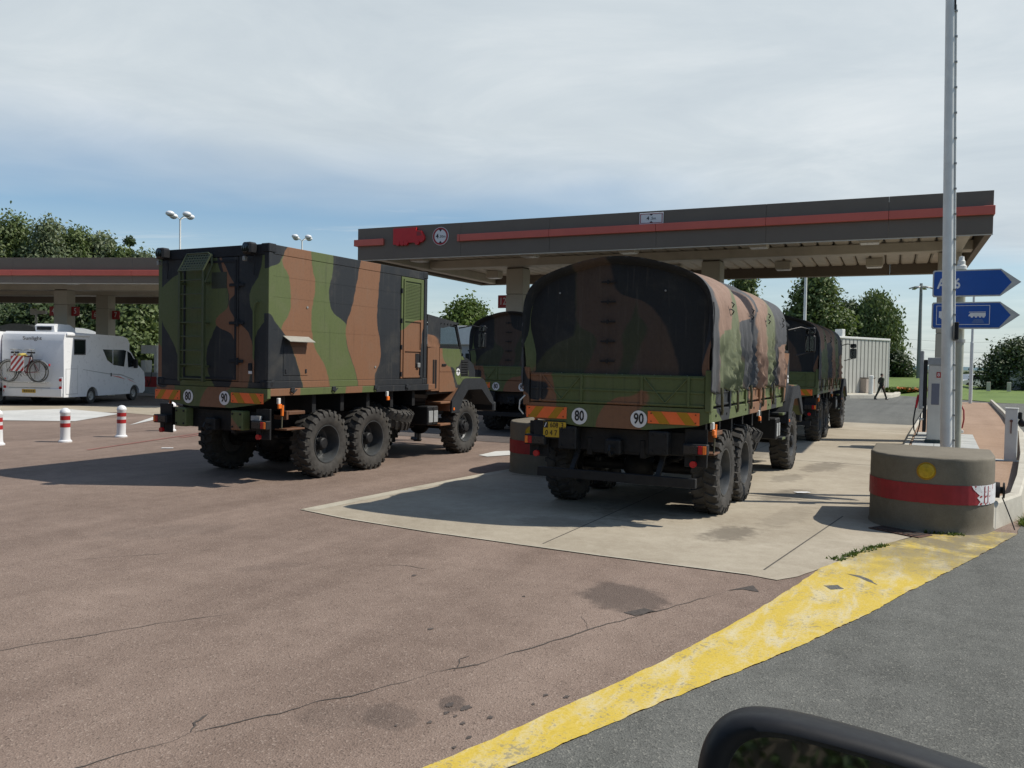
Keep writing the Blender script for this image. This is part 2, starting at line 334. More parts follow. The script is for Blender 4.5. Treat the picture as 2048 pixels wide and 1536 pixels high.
def leafm(name, lo, hi, trans=0.25):
    mt, t, b = new_mat(name)
    oi = t.n('ShaderNodeTexCoord').outputs['Object']
    f = t.math('ADD', t.math('MULTIPLY', t.noise(oi, 0.55, 3, 0.6), 0.55), t.math('MULTIPLY', t.noise(oi, 7.0, 2, 0.6), 0.45))
    c = t.ramp(f, [(0.36, lo), (0.64, hi)])
    t.l(c, b.inputs['Base Color']); b.inputs['Roughness'].default_value = 0.55; b.inputs['Specular IOR Level'].default_value = 0.35
    tl = t.n('ShaderNodeBsdfTranslucent'); t.l(t.mix(0.5, c, (0.16, 0.22, 0.03)), tl.inputs[0])
    mx = t.n('ShaderNodeMixShader'); mx.inputs[0].default_value = trans
    t.l(b.outputs[0], mx.inputs[1]); t.l(tl.outputs[0], mx.inputs[2]); t.l(mx.outputs[0], mt.node_tree.nodes['Material Output'].inputs[0])
    return mt
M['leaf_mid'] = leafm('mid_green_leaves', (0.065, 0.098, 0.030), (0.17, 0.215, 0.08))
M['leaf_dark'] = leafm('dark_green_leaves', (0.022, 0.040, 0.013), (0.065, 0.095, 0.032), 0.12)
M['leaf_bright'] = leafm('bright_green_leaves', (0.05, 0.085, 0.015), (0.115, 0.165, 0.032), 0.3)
M['leaf_grey'] = leafm('grey_green_leaves', (0.10, 0.13, 0.07), (0.22, 0.255, 0.14))
M['flower_or'] = plain('orange_flowers', (0.50, 0.16, 0.03), 0.7, 0, 0.4, 3)

# ------------------------------------------------------------------ mesh tools
class MB:
    """collects faces and links them as ONE mesh object"""
    def __init__(s): s.v = []; s.f = []; s.mi = []; s.cur = 0
    def add(s, vs, fs):
        o = len(s.v); s.v += [tuple(v) for v in vs]
        for f in fs: s.f.append(tuple(i + o for i in f)); s.mi.append(s.cur)
        return s
    def box(s, x0, x1, y0, y1, z0, z1, b=0.0, T=None):
        if x0 > x1: x0, x1 = x1, x0
        if y0 > y1: y0, y1 = y1, y0
        if z0 > z1: z0, z1 = z1, z0
        b = min(b, (x1 - x0) * .49, (y1 - y0) * .49, (z1 - z0) * .49)
        if b <= 0:
            vs = [(x, y, z) for z in (z0, z1) for y in (y0, y1) for x in (x0, x1)]
            fs = [(0, 2, 3, 1), (4, 5, 7, 6), (0, 1, 5, 4), (2, 6, 7, 3), (0, 4, 6, 2), (1, 3, 7, 5)]
        else:
            vs = []; idx = {}
            X, Y, Z = (x0, x1), (y0, y1), (z0, z1)
            for i in (0, 1):
                for j in (0, 1):
                    for k in (0, 1):
                        sx_, sy_, sz_ = (1 - 2 * i) * b, (1 - 2 * j) * b, (1 - 2 * k) * b
                        for ax, p in enumerate(((X[i], Y[j] + sy_, Z[k] + sz_), (X[i] + sx_, Y[j], Z[k] + sz_), (X[i] + sx_, Y[j] + sy_, Z[k]))):
                            idx[(i, j, k, ax)] = len(vs); vs.append(p)
            q = lambda *a: tuple(idx[t_] for t_ in a)
            fs = []
            for i in (0, 1):
                r = [(i, 0, 0, 0), (i, 1, 0, 0), (i, 1, 1, 0), (i, 0, 1, 0)]; fs.append(q(*(r if i else r[::-1])))
                r = [(0, i, 0, 1), (0, i, 1, 1), (1, i, 1, 1), (1, i, 0, 1)]; fs.append(q(*(r if i else r[::-1])))
                r = [(0, 0, i, 2), (1, 0, i, 2), (1, 1, i, 2), (0, 1, i, 2)]; fs.append(q(*(r if i else r[::-1])))
            for i in (0, 1):
                for j in (0, 1):
                    e = [q((i, j, 0, 0), (i, j, 1, 0), (i, j, 1, 1), (i, j, 0, 1)), q((i, 0, j, 0), (i, 1, j, 0), (i, 1, j, 2), (i, 0, j, 2)), q((0, i, j, 1), (1, i, j, 1), (1, i, j, 2), (0, i, j, 2))]
                    flips = [(i + j) % 2 == 0, (i + j) % 2 == 1, (i + j) % 2 == 0]
                    for f, fl in zip(e, flips): fs.append(f[::-1] if fl else f)
                    for k in (0, 1):
                        f = q((i, j, k, 0), (i, j, k, 1), (i, j, k, 2)); fs.append(f if (i + j + k) % 2 else f[::-1])
        if T is not None: vs = [T @ Vector(v) for v in vs]
        return s.add(vs, fs)
    def cyl(s, p0, p1, r0, r1=None, n=14, caps=True):
        r1 = r0 if r1 is None else r1
        p0, p1 = Vector(p0), Vector(p1); d = (p1 - p0).normalized()
        a = d.orthogonal().normalized(); c = d.cross(a)
        vs = []
        for p, r in ((p0, r0), (p1, r1)):
            for i in range(n):
                t_ = 2 * math.pi * i / n; vs.append(p + a * (r * math.cos(t_)) + c * (r * math.sin(t_)))
        fs = [(i, (i + 1) % n, n + (i + 1) % n, n + i) for i in range(n)]
        if caps: fs += [tuple(range(n))[::-1], tuple(range(n, 2 * n))]
        return s.add(vs, fs)
    def tube(s, pts, r, n=8, caps=True):
        pts = [Vector(p) for p in pts]; vs = []; prev = None
        for i, p in enumerate(pts):
            d = ((pts[i + 1] if i + 1 < len(pts) else p) - (pts[i - 1] if i else p)).normalized()
            a = d.orthogonal().normalized() if prev is None else (prev - d * prev.dot(d)).normalized()
            prev = a; c = d.cross(a); rr = r[i] if isinstance(r, (list, tuple)) else r
            for k in range(n):
                t_ = 2 * math.pi * k / n; vs.append(p + a * (rr * math.cos(t_)) + c * (rr * math.sin(t_)))
        fs = [(i * n + k, i * n + (k + 1) % n, (i + 1) * n + (k + 1) % n, (i + 1) * n + k) for i in range(len(pts) - 1) for k in range(n)]
        if caps: fs += [tuple(range(n))[::-1], tuple(range((len(pts) - 1) * n, len(pts) * n))]
        return s.add(vs, fs)
    def lathe(s, prof, n=24, axis='z', c=(0, 0, 0), closed=False):
        """prof: (radius, height along axis)"""
        vs = []; c = Vector(c)
        for i in range(n):
            t_ = 2 * math.pi * i / n; ca, sa = math.cos(t_), math.sin(t_)
            for r, h in prof:
                vs.append(c + Vector({'z': (r * ca, r * sa, h), 'x': (h, r * ca, r * sa), 'y': (r * sa, h, r * ca)}[axis]))
        k = len(prof); fs = []
        for i in range(n):
            j = (i + 1) % n
            for q in range(k if closed else k - 1):
                q2 = (q + 1) % k
                fs.append((i * k + q, j * k + q, j * k + q2, i * k + q2))
        return s.add(vs, fs)
    def prism(s, poly, axis, a0, a1):
        """poly in the two remaining axes (x,y,z order) extruded along axis"""
        n = len(poly)
        def P(p, a): return {'x': (a, p[0], p[1]), 'y': (p[0], a, p[1]), 'z': (p[0], p[1], a)}[axis]
        vs = [P(p, a0) for p in poly] + [P(p, a1) for p in poly]
        fs = [tuple(range(n))[::-1], tuple(range(n, 2 * n))] + [(i, (i + 1) % n, n + (i + 1) % n, n + i) for i in range(n)]
        return s.add(vs, fs)
    def quad(s, *p): return s.add(p, [tuple(range(len(p)))])
    def ball(s, c, r, nu=12, nv=8):
        rx, ry, rz = r if isinstance(r, tuple) else (r, r, r); vs = []
        for j in range(nv + 1):
            ph = math.pi * j / nv
            for i in range(nu):
                t_ = 2 * math.pi * i / nu
                vs.append((c[0] + rx * math.sin(ph) * math.cos(t_), c[1] + ry * math.sin(ph) * math.sin(t_), c[2] + rz * math.cos(ph)))
        fs = [(j * nu + i, j * nu + (i + 1) % nu, (j + 1) * nu + (i + 1) % nu, (j + 1) * nu + i) for j in range(nv) for i in range(nu)]
        return s.add(vs, fs)
    def grid(s, fn, nu, nv):
        vs = [fn(i / nu, j / nv) for j in range(nv + 1) for i in range(nu + 1)]
        fs = [(j * (nu + 1) + i, j * (nu + 1) + i + 1, (j + 1) * (nu + 1) + i + 1, (j + 1) * (nu + 1) + i) for j in range(nv) for i in range(nu)]
        return s.add(vs, fs)
    def mesh(s, name, mats, smooth=35):
        me = bpy.data.meshes.new(name); me.from_pydata(s.v, [], s.f)
        bm = bmesh.new(); bm.from_mesh(me); bmesh.ops.recalc_face_normals(bm, faces=bm.faces); bm.to_mesh(me); bm.free()
        for q in (mats if isinstance(mats, (list, tuple)) else [mats]): me.materials.append(q)
        if any(s.mi): me.polygons.foreach_set('material_index', s.mi)
        if smooth:
            me.polygons.foreach_set('use_smooth', [True] * len(me.polygons)); me.set_sharp_from_angle(angle=R(smooth))
        me.update(); return me
    def build(s, name, mats, parent=None, loc=(0, 0, 0), smooth=35):
        return link(name, s.mesh(name, mats, smooth), parent, loc)
def link(name, me, parent=None, loc=(0, 0, 0)):
    o = bpy.data.objects.new(name, me); COL.objects.link(o); o.location = loc
    if parent is not None: o.parent = parent
    return o
def tag(o, label=None, cat=None, group=None, kind=None):
    if label: o['label'] = label
    if cat: o['category'] = cat
    if group: o['group'] = group
    if kind: o['kind'] = kind
    return o
def empty(name, loc=(0, 0, 0), rz=0.0, parent=None):
    o = bpy.data.objects.new(name, None); COL.objects.link(o); o.location = loc; o.rotation_euler = (0, 0, rz); o.empty_display_size = 0.3
    if parent is not None: o.parent = parent
    return o
def thing(name, loc, label, cat, group=None, rz=0.0):
    return tag(empty(name, loc, rz), label, cat, group)
def kids(o): return [c for c in KIDS.get(o.name, [])]
KIDS = {}
def index_kids():
    KIDS.clear()
    for o in COL.objects:
        if o.parent is not None: KIDS.setdefault(o.parent.name, []).append(o)
def copy_tree(o, parent=None):
    c = o.copy(); COL.objects.link(c)
    if parent is not None: c.parent = parent
    for ch in kids(o): copy_tree(ch, c)
    return c
def text_mesh(txt, size, name='lettering', mat=None, parent=None, loc=(0, 0, 0), rot=(R(90), 0, 0), depth=0.002, sx_=1.0, align='CENTER', bold=0.0):
    cu = bpy.data.curves.new('text', 'FONT'); cu.body = txt; cu.size = size; cu.align_x = align; cu.align_y = 'CENTER'; cu.extrude = depth; cu.offset = bold; cu.resolution_u = 3
    to = bpy.data.objects.new('text', cu); COL.objects.link(to)
    bpy.context.view_layer.update()
    me = bpy.data.meshes.new_from_object(to.evaluated_get(bpy.context.evaluated_depsgraph_get()))
    bpy.data.objects.remove(to)
    me.materials.clear(); me.materials.append(mat)
    o = link(name, me, parent, loc); o.rotation_euler = rot; o.scale = (sx_, 1, 1)
    return o
def at(depth, px):
    """ground point at a distance along the view and a sideways pixel column"""
    a = (px - 1024) / F_PX * depth
    return Vector((math.cos(YAW) * a - math.sin(YAW) * depth, math.sin(YAW) * a + math.cos(YAW) * depth, 0))

# ------------------------------------------------------------------ ground
def sheet(name, pts, z, mat, label, parent=None, sub=None):
    mb = MB(); mb.quad(*[(p[0], p[1], z) for p in pts]); o = mb.build(name, mat, parent, smooth=0)
    if parent is None: tag(o, label, None, None, 'structure')
    return o
sheet('ground', [(-4000, -4000), (4000, -4000), (4000, 4000), (-4000, 4000)], -0.03, M['field'], 'flat grassland reaching to the horizon')
asph = sheet('asphalt_ground', [(-70, -24), (9, -24), (9, 36), (-2.0, 36), (-2.0, 46), (-75, 46)], 0.0, M['red_asphalt'], 'worn reddish brown asphalt with cracks across the forecourt')
yin = [(-4.6, -2.5), (-3.2, 1.3), (-2.39, 3.72), (-2.24, 4.18), (-2.08, 4.76), (-1.94, 5.21), (-1.8, 5.74), (-1.61, 6.54), (-1.42, 7.45), (-1.22, 8.61), (-1.1, 9.47), (-0.92, 10.08), (-0.58, 11.16), (-0.13, 12.14), (0.2, 12.5), (0.69, 12.9)]
yout = [(-4.2, -2.5), (-2.85, 1.3), (-2.0, 3.94), (-1.85, 4.36), (-1.63, 4.95), (-1.34, 5.68), (-1.12, 6.22), (-0.87, 6.89), (-0.5, 7.99), (-0.24, 8.89), (0.15, 10.11), (0.42, 10.99), (0.72, 12.0), (0.98, 12.9)]
isl_r = [(0.7, 12.75), (1.15, 14.4), (1.42, 17.0), (1.8, 21.5), (2.3, 29.0), (2.65, 42.0), (2.9, 58.0)]
# grey road on the driver's side, running past the island and round its far end
road = [p for p in yout] + [(1.0, 13.2), (1.17, 14.2), (1.44, 17.0), (1.82, 21.5), (2.32, 29.0), (2.67, 42.0), (2.92, 58.4), (1.0, 58.6), (-0.6, 57.0), (-0.8, 35.2), (-75, 35.2), (-75, 66), (-30, 78), (2, 78), (40, 52), (60, 20), (60, -24), (-14, -24)]
mb = MB(); mb.quad(*[(x, y, 0.006) for x, y in road]); o = mb.build('road', M['grey_asphalt'], None, smooth=0); tag(o, 'plain grey asphalt road curving round the pump island', None, None, 'structure')
def ragged(pts, amp, step_=0.06, seed=0.0):
    out = []
    for a, b_ in zip(pts[:-1], pts[1:]):
        a, b_ = Vector((*a, 0)), Vector((*b_, 0)); L = (b_ - a).length; n_ = max(1, int(L / step_)); nrm = Vector((-(b_ - a).y, (b_ - a).x, 0)).normalized()
        for i in range(n_):
            p = a.lerp(b_, i / n_); k = mnoise.noise(Vector((p.x * 5 + seed, p.y * 5, 1.3))) + 0.6 * mnoise.noise(Vector((p.x * 19 + seed, p.y * 19, 4.1)))
            out.append((p + nrm * k * amp).to_tuple()[:2])
    out.append(pts[-1]); return out
yp = ragged(yin, 0.012, 0.06, 3) + ragged(yout, 0.016, 0.03, 9)[::-1]
mb = MB(); mb.quad(*[(x, y, 0.012) for x, y in yp]); o = mb.build('road_marking', M['yellow_ground'], None, smooth=0); tag(o, 'wide worn yellow painted edge line beside the grey road', None, None, 'structure')
mb = MB()
for P_ in ([(-.82, 9.38), (-.70, 9.36), (-.56, 9.22), (-.50, 9.05), (-.60, 9.16), (-.66, 9.26)], [(-.98, 8.75), (-.85, 8.85), (-.78, 8.72), (-.9, 8.62)]): mb.add([(x, y, .0135) for x, y in ragged(P_ + P_[:1], .018, .03, 2)[:-1]], [tuple(range(len(ragged(P_ + P_[:1], .018, .03, 2)) - 1))])
tag(mb.build('bare_patch', M['grey_asphalt'], o, smooth=0), kind='stuff')
pad = ragged([(-8.14, 9.17), (-7.14, 8.97), (-5.77, 8.84), (-4.68, 8.81), (-3.37, 8.78), (-2.24, 8.80), (-1.71, 8.80), (-1.42, 8.74), (-1.27, 9.0), (-1.1, 9.47)], 0.012, 0.08, 1) + [(-0.92, 10.08), (-0.58, 11.16), (-0.2, 12.1), (0.3, 13.2), (0.0, 35.2), (-7.4, 35.2), (-7.4, 16.6), (-7.67, 15.27), (-7.85, 13.71), (-8.0, 11.75), (-8.08, 10.23)]
mb = MB(); mb.quad(*[(x, y, 0.008) for x, y in pad]); o = mb.build('concrete_pavement', M['concrete_pad'], None, smooth=0); tag(o, 'tan concrete refuelling slab under the right hand truck lane', None, None, 'structure')
mb = MB()
for A_, B_ in (((-8.14, 9.17), (-7.14, 8.97)), ((-7.14, 8.97), (-5.77, 8.84)), ((-5.77, 8.84), (-3.37, 8.78)), ((-3.37, 8.78), (-1.71, 8.80))): mb.quad((*A_, .0105), (*B_, .0105), (B_[0], B_[1] + .04, .0105), (A_[0] + .03, A_[1] + .04, .0105))
for A_, B_ in (((-8.14, 9.17), (-8.08, 10.23)), ((-8.08, 10.23), (-8.0, 11.75)), ((-8.0, 11.75), (-7.85, 13.71)), ((-7.85, 13.71), (-7.67, 15.27))): mb.quad((*A_, .0105), (*B_, .0105), (B_[0] + .22, B_[1], .0105), (A_[0] + .22, A_[1] + .075, .0105))
mb.build('border_strip', concrete('pale_slab_border', (0.30, 0.27, 0.21), (0.50, 0.46, 0.37), (), 1.5), o, smooth=0)
mb = MB()
for y0 in (14.2, 20.1, 26.0, 31.0): mb.box(-7.3, -0.9, y0, y0 + 0.018, 0.0085, 0.0105)
for x0 in (-4.2,): mb.box(x0, x0 + 0.016, 9.0, 35, 0.0085, 0.0105)
mb.quad((-1.63, 9.1, 0.0105), (-1.61, 9.1, 0.0105), (-1.2, 13.0, 0.0105), (-1.22, 13.0, 0.0105))
mb.build('slab_joint', plain('joint_sealant', (0.09, 0.08, 0.065), 0.9), o, smooth=0)
# second lane concrete, left side concrete and paint
sheet('dark_pavement', [(-14.6, 19.6), (-7.9, 19.6), (-7.9, 35.2), (-14.6, 35.2)], 0.008, M['dark_asphalt'], 'dark paving in the truck lane under the canopy')  # one even dark tone over the whole lane
sheet('concrete_pavement', [(-40, 10.5), (-31.2, 18.6), (-27.4, 20.95), (-24.6, 20.6), (-20, 24.5), (-18, 30), (-26, 30), (-29.65, 24.8), (-34, 20.4), (-44, 12.6)], 0.008, M['concrete_pad'], 'tan concrete strip in front of the left canopy')
sheet('forecourt_ground', [(-44, 12.7), (-34, 20.5), (-29.6, 25.0), (-26, 30), (-24, 40), (-60, 45), (-75, 30)], 0.006, M['dark_asphalt'], 'asphalt forecourt darkened with the shade of the left canopy')  # canopy shade put into the asphalt tone
sheet('road_marking', [(-31.15, 18.68), (-30.62, 20.91), (-26.76, 20.42), (-24.79, 17.27), (-26.82, 16.08)], 0.012, M['white_ground'], 'worn white painted area behind the striped bollards')
sheet('road_marking', [(-22.23, 17.29), (-24.1, 20.2), (-24.9, 21.2), (-25.1, 20.7)], 0.012, M['white_ground'], 'white painted wedge on the asphalt by the bollards')
sheet('road_marking', [(-9.44, 16.65), (-9.5, 17.6), (-9.1, 18.2), (-7.9, 18.3), (-7.9, 17.4), (-8.85, 17.1), (-9.13, 16.51)], 0.012, M['white_ground'], 'white painted nose marking ahead of the middle island')
for k_, (ya, yb) in enumerate((((-17.2, 12.3), (-19.6, 20.2)), ((-17.9, 15.5), (-19.5, 21.0)))):
    a, b_ = Vector((*ya, 0)), Vector((*yb, 0)); nrm = Vector((-(b_ - a).y, (b_ - a).x, 0)).normalized() * 0.05
    o = sheet('road_marking', [(a + nrm)[:2], (b_ + nrm)[:2], (b_ - nrm)[:2], (a - nrm)[:2]], 0.010, plain('faded_red_line%d' % k_, (0.26, 0.105, 0.085), 0.85, 0, 0.25, 2, dirt=0.4), 'faded red painted line on the asphalt by the bollards')
# cracks and tar spots in the red asphalt (parts of it)
def crack(pts, w0, seed):
    P = ragged(pts, 0.022, 0.035, seed); L_, R_ = [], []
    for i, p in enumerate(P):
        q = Vector((*P[min(i + 1, len(P) - 1)], 0)) - Vector((*P[max(i - 1, 0)], 0)); nr = Vector((-q.y, q.x, 0)).normalized()
        wd = w0 * max(0.12, 0.55 + 0.9 * mnoise.noise(Vector((p[0] * 3 + seed, p[1] * 3, 8)))) * min(1, 6 * (i + .5) / len(P), 6 * (len(P) - i - .5) / len(P))
        L_.append((p[0] + nr.x * wd, p[1] + nr.y * wd, 0.004)); R_.append((p[0] - nr.x * wd, p[1] - nr.y * wd, 0.004))
    return L_, R_
crk = MB()
c1 = [(-4.35, 2.3), (-4.01, 2.81), (-3.94, 3.03), (-3.82, 3.26), (-3.82, 3.41), (-3.71, 3.6), (-3.57, 3.85), (-3.49, 4.08), (-3.38, 4.25), (-3.27, 4.45), (-3.19, 4.63), (-3.11, 4.89), (-2.91, 5.17), (-2.86, 5.39), (-2.73, 5.66), (-2.59, 6.06), (-2.51, 6.31), (-2.28, 6.88), (-2.14, 7.16), (-1.94, 7.66), (-1.74, 8.18), (-1.6, 8.34)]
for pts, w0, sd in ((c1, 0.010, 2), ([(-6.3, 3.1), (-6.09, 3.65), (-6.0, 3.88), (-5.81, 4.24), (-5.63, 4.65), (-5.47, 4.91), (-5.3, 5.2)], 0.007, 5),
                    ([(-5.2, 7.2), (-4.95, 7.3), (-4.7, 7.28)], 0.007, 11),
                    ([(-3.82, 3.41), (-3.9, 3.5), (-3.93, 3.62)], 0.012, 17), ([(-2.51, 6.31), (-2.62, 6.5), (-2.7, 6.62)], 0.006, 19), ([(-3.0, 5.05), (-3.08, 5.2), (-3.05, 5.3)], 0.006, 21), ([(-8.2, 5.6), (-7.6, 6.3), (-7.2, 6.9)], 0.005, 29)):
    L_, R_ = crack(pts, w0, sd)
    crk.add(L_ + R_, [(i, i + 1, len(L_) + i + 1, len(L_) + i) for i in range(len(L_) - 1)])
crk.quad((-1.78, 8.1, .004), (-1.6, 8.42, .004), (-1.5, 8.2, .004), (-1.66, 8.22, .004))
crk.quad((-2.30, 6.86, .004), (-2.18, 7.08, .004), (-2.30, 7.12, .004), (-2.42, 6.9, .004))
M['crack'] = plain('crack_filling', (0.070, 0.058, 0.050), 0.9, 0, 0.4, 30)
tag(crk.build('crack', M['crack'], asph, smooth=0), kind='stuff')
sp_ = MB(); rs = random.Random(5)
for x, y, r in [(-3.64, 5.67, .04), (-2.6, 4.49, .06), (-2.72, 4.47, .05), (-2.67, 4.36, .03), (-2.6, 4.35, .02), (-2.51, 4.28, .03), (-2.4, 4.44, .035), (-2.12, 4.96, .035), (-2.25, 4.92, .03), (-2.38, 4.14, .03), (-2.69, 4.2, .03), (-2.39, 3.99, .022), (-2.26, 4.75, .022), (-2.84, 4.06, .02), (-3.0, 5.0, .015), (-4.7, 7.0, .05), (-3.4, 6.9, .03)]:
    r *= .62; n_ = 18; sp_.add([(x + r * (0.5 + 0.9 * rs.random()) * math.cos(6.283 * i / n_) * 0.8, y + r * (0.5 + 0.9 * rs.random()) * math.sin(6.283 * i / n_) * 1.3, 0.0045) for i in range(n_)], [tuple(range(n_))])
tag(sp_.build('tar_spot', plain('tar', (0.085, 0.068, 0.058), 0.7, 0, 0.3, 20), asph, smooth=0), kind='stuff')

# lawn bank, hills
def bank(u, v):
    px = 1500 + 1000 * u; D0 = 66 - 12 * min(1, max(0, (px - 1790) / 210)); D = D0 + v * (150 - D0)
    hgt = (1.25 if px < 1870 else 1.25 - 0.75 * min(1, (px - 1870) / 80)) * min(1, v * 5.5)
    p = at(D, px); return (p.x, p.y, 0.02 + hgt + 0.05 * mnoise.noise(Vector((p.x * .2, p.y * .2, 0))))
mb = MB(); mb.grid(bank, 60, 24); tag(mb.build('lawn', M['lawn'], None, smooth=60), 'sloping green lawn bank beyond the road', None, None, 'structure')
def hill(u, v):
    a = R(-75) + R(150) * u; D = 900 + 1500 * v; h_ = (5.2 + 4.5 * mnoise.noise(Vector((u * 14, 0, 3.3))) + 1.6 * mnoise.noise(Vector((u * 70, 0, 1.3)))) * v * v
    d = Vector((math.sin(a - YAW), math.cos(a - YAW), 0)) * D; return (d.x, d.y, -1.5 + max(0, h_) * 1.4)
mb = MB(); mb.grid(hill, 160, 3); tag(mb.build('hills', M['hill'], None, smooth=60), 'low wooded hills on the horizon, tinted with haze blue', None, None, 'structure')

# ------------------------------------------------------------------ canopies
def canopy(loc, rz, L, D, zb, zt, red, seams, label, gaps, slats, beams, right_over=0.0):
    root = thing('fuel_canopy', loc, label, 'canopy', None, rz)
    th = 0.16; xs = [-L] + sorted(-s for s in seams) + [0.0]
    pw = [(a, b_) for a, b_ in zip(xs[:-1], xs[1:])]
    for a, b_ in pw:                                            # front and rear cladding panels, a small joint between them
        MB().box(a + .002, b_ - .002, 0, th, zb, zt, .005).build('fascia_panel', M['fascia'], root)
        MB().box(a + .002, b_ - .002, D - th, D, zb, zt, .005).build('fascia_panel', M['fascia'], root)
    ny = max(2, int(D / 3.1)); dy = (D - 2 * th) / ny
    for k in range(ny):
        for x in (-L, -th):
            MB().box(x, x + th, th + k * dy + .006, th + (k + 1) * dy - .006, zb, zt, .005).build('fascia_panel', M['fascia'], root)
    # red band standing proud of the cladding
    for a, b_ in pw:
        segs = [(a, b_)]
        for g0, g1 in gaps:
            segs = [s for q in segs for s in ((q[0], min(q[1], g0)), (max(q[0], g1), q[1])) if s[1] - s[0] > .02]
        for s in segs: MB().box(s[0] + (.004 if s[0] > -L else -.1), s[1] - (.004 if s[1] < 0 else -.03), -.10, -.002, *red, .008).build('red_band', M['red_strip'], root)
    for x in (-L - .1, .002):
        for k in range(ny): MB().box(x, x + .098 if x < 0 else x + .03, .0 + k * (D / ny) + .004, (k + 1) * (D / ny) - .004, *red, .008).build('red_band', M['red_strip'], root)
    # bright drip edge
    MB().box(-L, 0, .02, .05, zb - .03, zb - .002).build('drip_edge', M['offwhite'], root)
    MB().box(-L - .0, -L + .03, .05, D, zb - .03, zb - .002).build('drip_edge', M['offwhite'], root)
    MB().box(-L, 0, D - .05, D - .02, zb - .03, zb - .002).build('drip_edge', M['offwhite'], root)
    # roof deck and soffit
    zs = zb + .36
    MB().box(-L + th, -th, th, D - th, zs + .12, zt - .12).build('roof_deck', M['soffit_dark'], root)
    n_ = int((L - 2 * th) / slats); w_ = (L - 2 * th) / n_
    me = None
    for i in range(n_):
        x0 = -L + th + i * w_
        if me is None:
            mb = MB(); mb.prism([(.0, .11), (.0, .05), (.045, .0), (w_ - .09, .0), (w_ - .045, .05), (w_ - .045, .11)], 'y', th + .01, D - th - .01); me = mb.mesh('soffit_panel', M['soffit'], 30)
        link('soffit_panel', me, root, (x0, 0, zs))
    for y0, y1, z0, z1 in beams: MB().box(-L + th, -th, y0, y1, z0, z1, .02).build('beam', M['soffit'], root)
    MB().box(-.75, -.45, th, D - th, zb + .02, zs - .003, .02).build('edge_beam', M['soffit'], root)
    MB().box(-L + .5, -L + .8, th, D - th, zb + .02, zs - .003, .02).build('edge_beam', M['soffit'], root)
    return root, zs
CZB, CZT = 5.6, 6.68
can, zs = canopy((1.07, 24.0, 0), R(2.6), 19.15, 9.5, CZB, CZT, (6.07, 6.29), (2.39, 5.49, 8.6, 11.98, 15.1), 'long grey canopy with red stripe over the truck pumps', ((-18.05, -15.2),), 0.47, ((3.55, 4.15, CZB + .06, CZB + .357),))
for x in (-17.5, -13.25, -9.85, -5.88, -2.87):
    o = MB().box(x - .27, x + .27, 1.15, 1.65, zs - .28, zs - .002, .02).build('canopy_lamp', M['soffit'], can)
    MB().box(x - .24, x + .24, 1.18, 1.62, zs - .31, zs - .282, .008).build('lamp_cover', M['lamp_glass'], o)
    o = MB().box(x - .27, x + .27, 7.2, 7.7, zs - .28, zs - .002, .02).build('canopy_lamp', M['soffit'], can)
    MB().box(x - .24, x + .24, 7.23, 7.67, zs - .31, zs - .282, .008).build('lamp_cover', M['lamp_glass'], o)
# red lorry emblem, round and square height signs on the fascia
def sgn(name, label, cat, x, z, group=None): 
    c = math.cos(R(2.6)); s = math.sin(R(2.6)); return thing(name, (1.07 + x * c, 24.0 + x * s, z), label, cat, group, R(2.6))
t_ = sgn('lorry_emblem', 'bright red cut-out lorry emblem on the canopy fascia', 'emblem', -17.05, 6.3)
mb = MB(); mb.prism([(-.6, .30), (-.6, -.24), (-.46, -.24), (-.46, -.2), (.52, -.2), (.62, -.12), (.62, .0), (.50, .18), (.36, .2), (.30, .2), (.30, .30)], 'y', -.09, -.012); mb.build('lorry_shape', M['red_bright'], t_)
mb = MB()
for x in (-.42, -.24, -.1, .34): mb.cyl((x, -.11, -.2), (x, -.012, -.2), .085, n=18)
mb.build('wheel_shape', M['red_bright'], t_)
MB().prism([(.33, .02), (.33, .15), (.45, .14), (.52, .02)], 'y', -.096, -.091).build('window_shape', plain('dull_red_window', (0.26, 0.03, 0.03), 0.5), t_)
t_ = sgn('height_sign', 'round white height limit sign reading 4.50m on the fascia', 'sign', -15.85, 6.27)
mb = MB(); mb.cyl((0, -.03, 0), (0, -.004, 0), .30, n=36); mb.build('sign_disc', M['sign_white'], t_)
mb = MB(); mb.lathe([(.285, -.034), (.285, -.031), (.225, -.031), (.225, -.034)], 36, 'y', (0, 0, 0), True); mb.build('red_ring', M['red_paint'], t_)
mb = MB(); mb.prism([(-.06, .225), (.06, .225), (.0, .15)], 'y', -.036, -.031); mb.prism([(-.06, -.225), (.06, -.225), (0, -.15)], 'y', -.036, -.031); mb.build('arrow_mark', M['sign_black'], t_)
text_mesh('4', .21, 'lettering', M['sign_black'], t_, (-.12, -.033, 0.0), bold=.004); text_mesh('.50m', .125, 'lettering', M['sign_black'], t_, (.075, -.033, -.012))
t_ = sgn('height_plate', 'small oblong white height plate reading 4.5m above the red stripe', 'sign', -8.75, 6.46)
MB().box(-.36, .36, -.03, -.004, -.165, .165, .008).build('plate', M['sign_white'], t_)
mb = MB()
for a in ((-.335, .335, .125, .14), (-.335, .335, -.14, -.125), (-.335, -.315, -.125, .125), (.315, .335, -.125, .125)): mb.box(a[0], a[1], -.034, -.031, a[2], a[3])
mb.build('red_border', M['red_paint'], t_)
mb = MB(); mb.prism([(-.05, .125), (.05, .125), (0, .075)], 'y', -.036, -.031); mb.prism([(-.05, -.125), (.05, -.125), (0, -.075)], 'y', -.036, -.031); mb.build('arrow_mark', M['sign_black'], t_)
text_mesh('4', .15, 'lettering', M['sign_black'], t_, (-.10, -.033, 0), bold=.003); text_mesh('.5m', .11, 'lettering', M['sign_black'], t_, (.06, -.033, -.005))

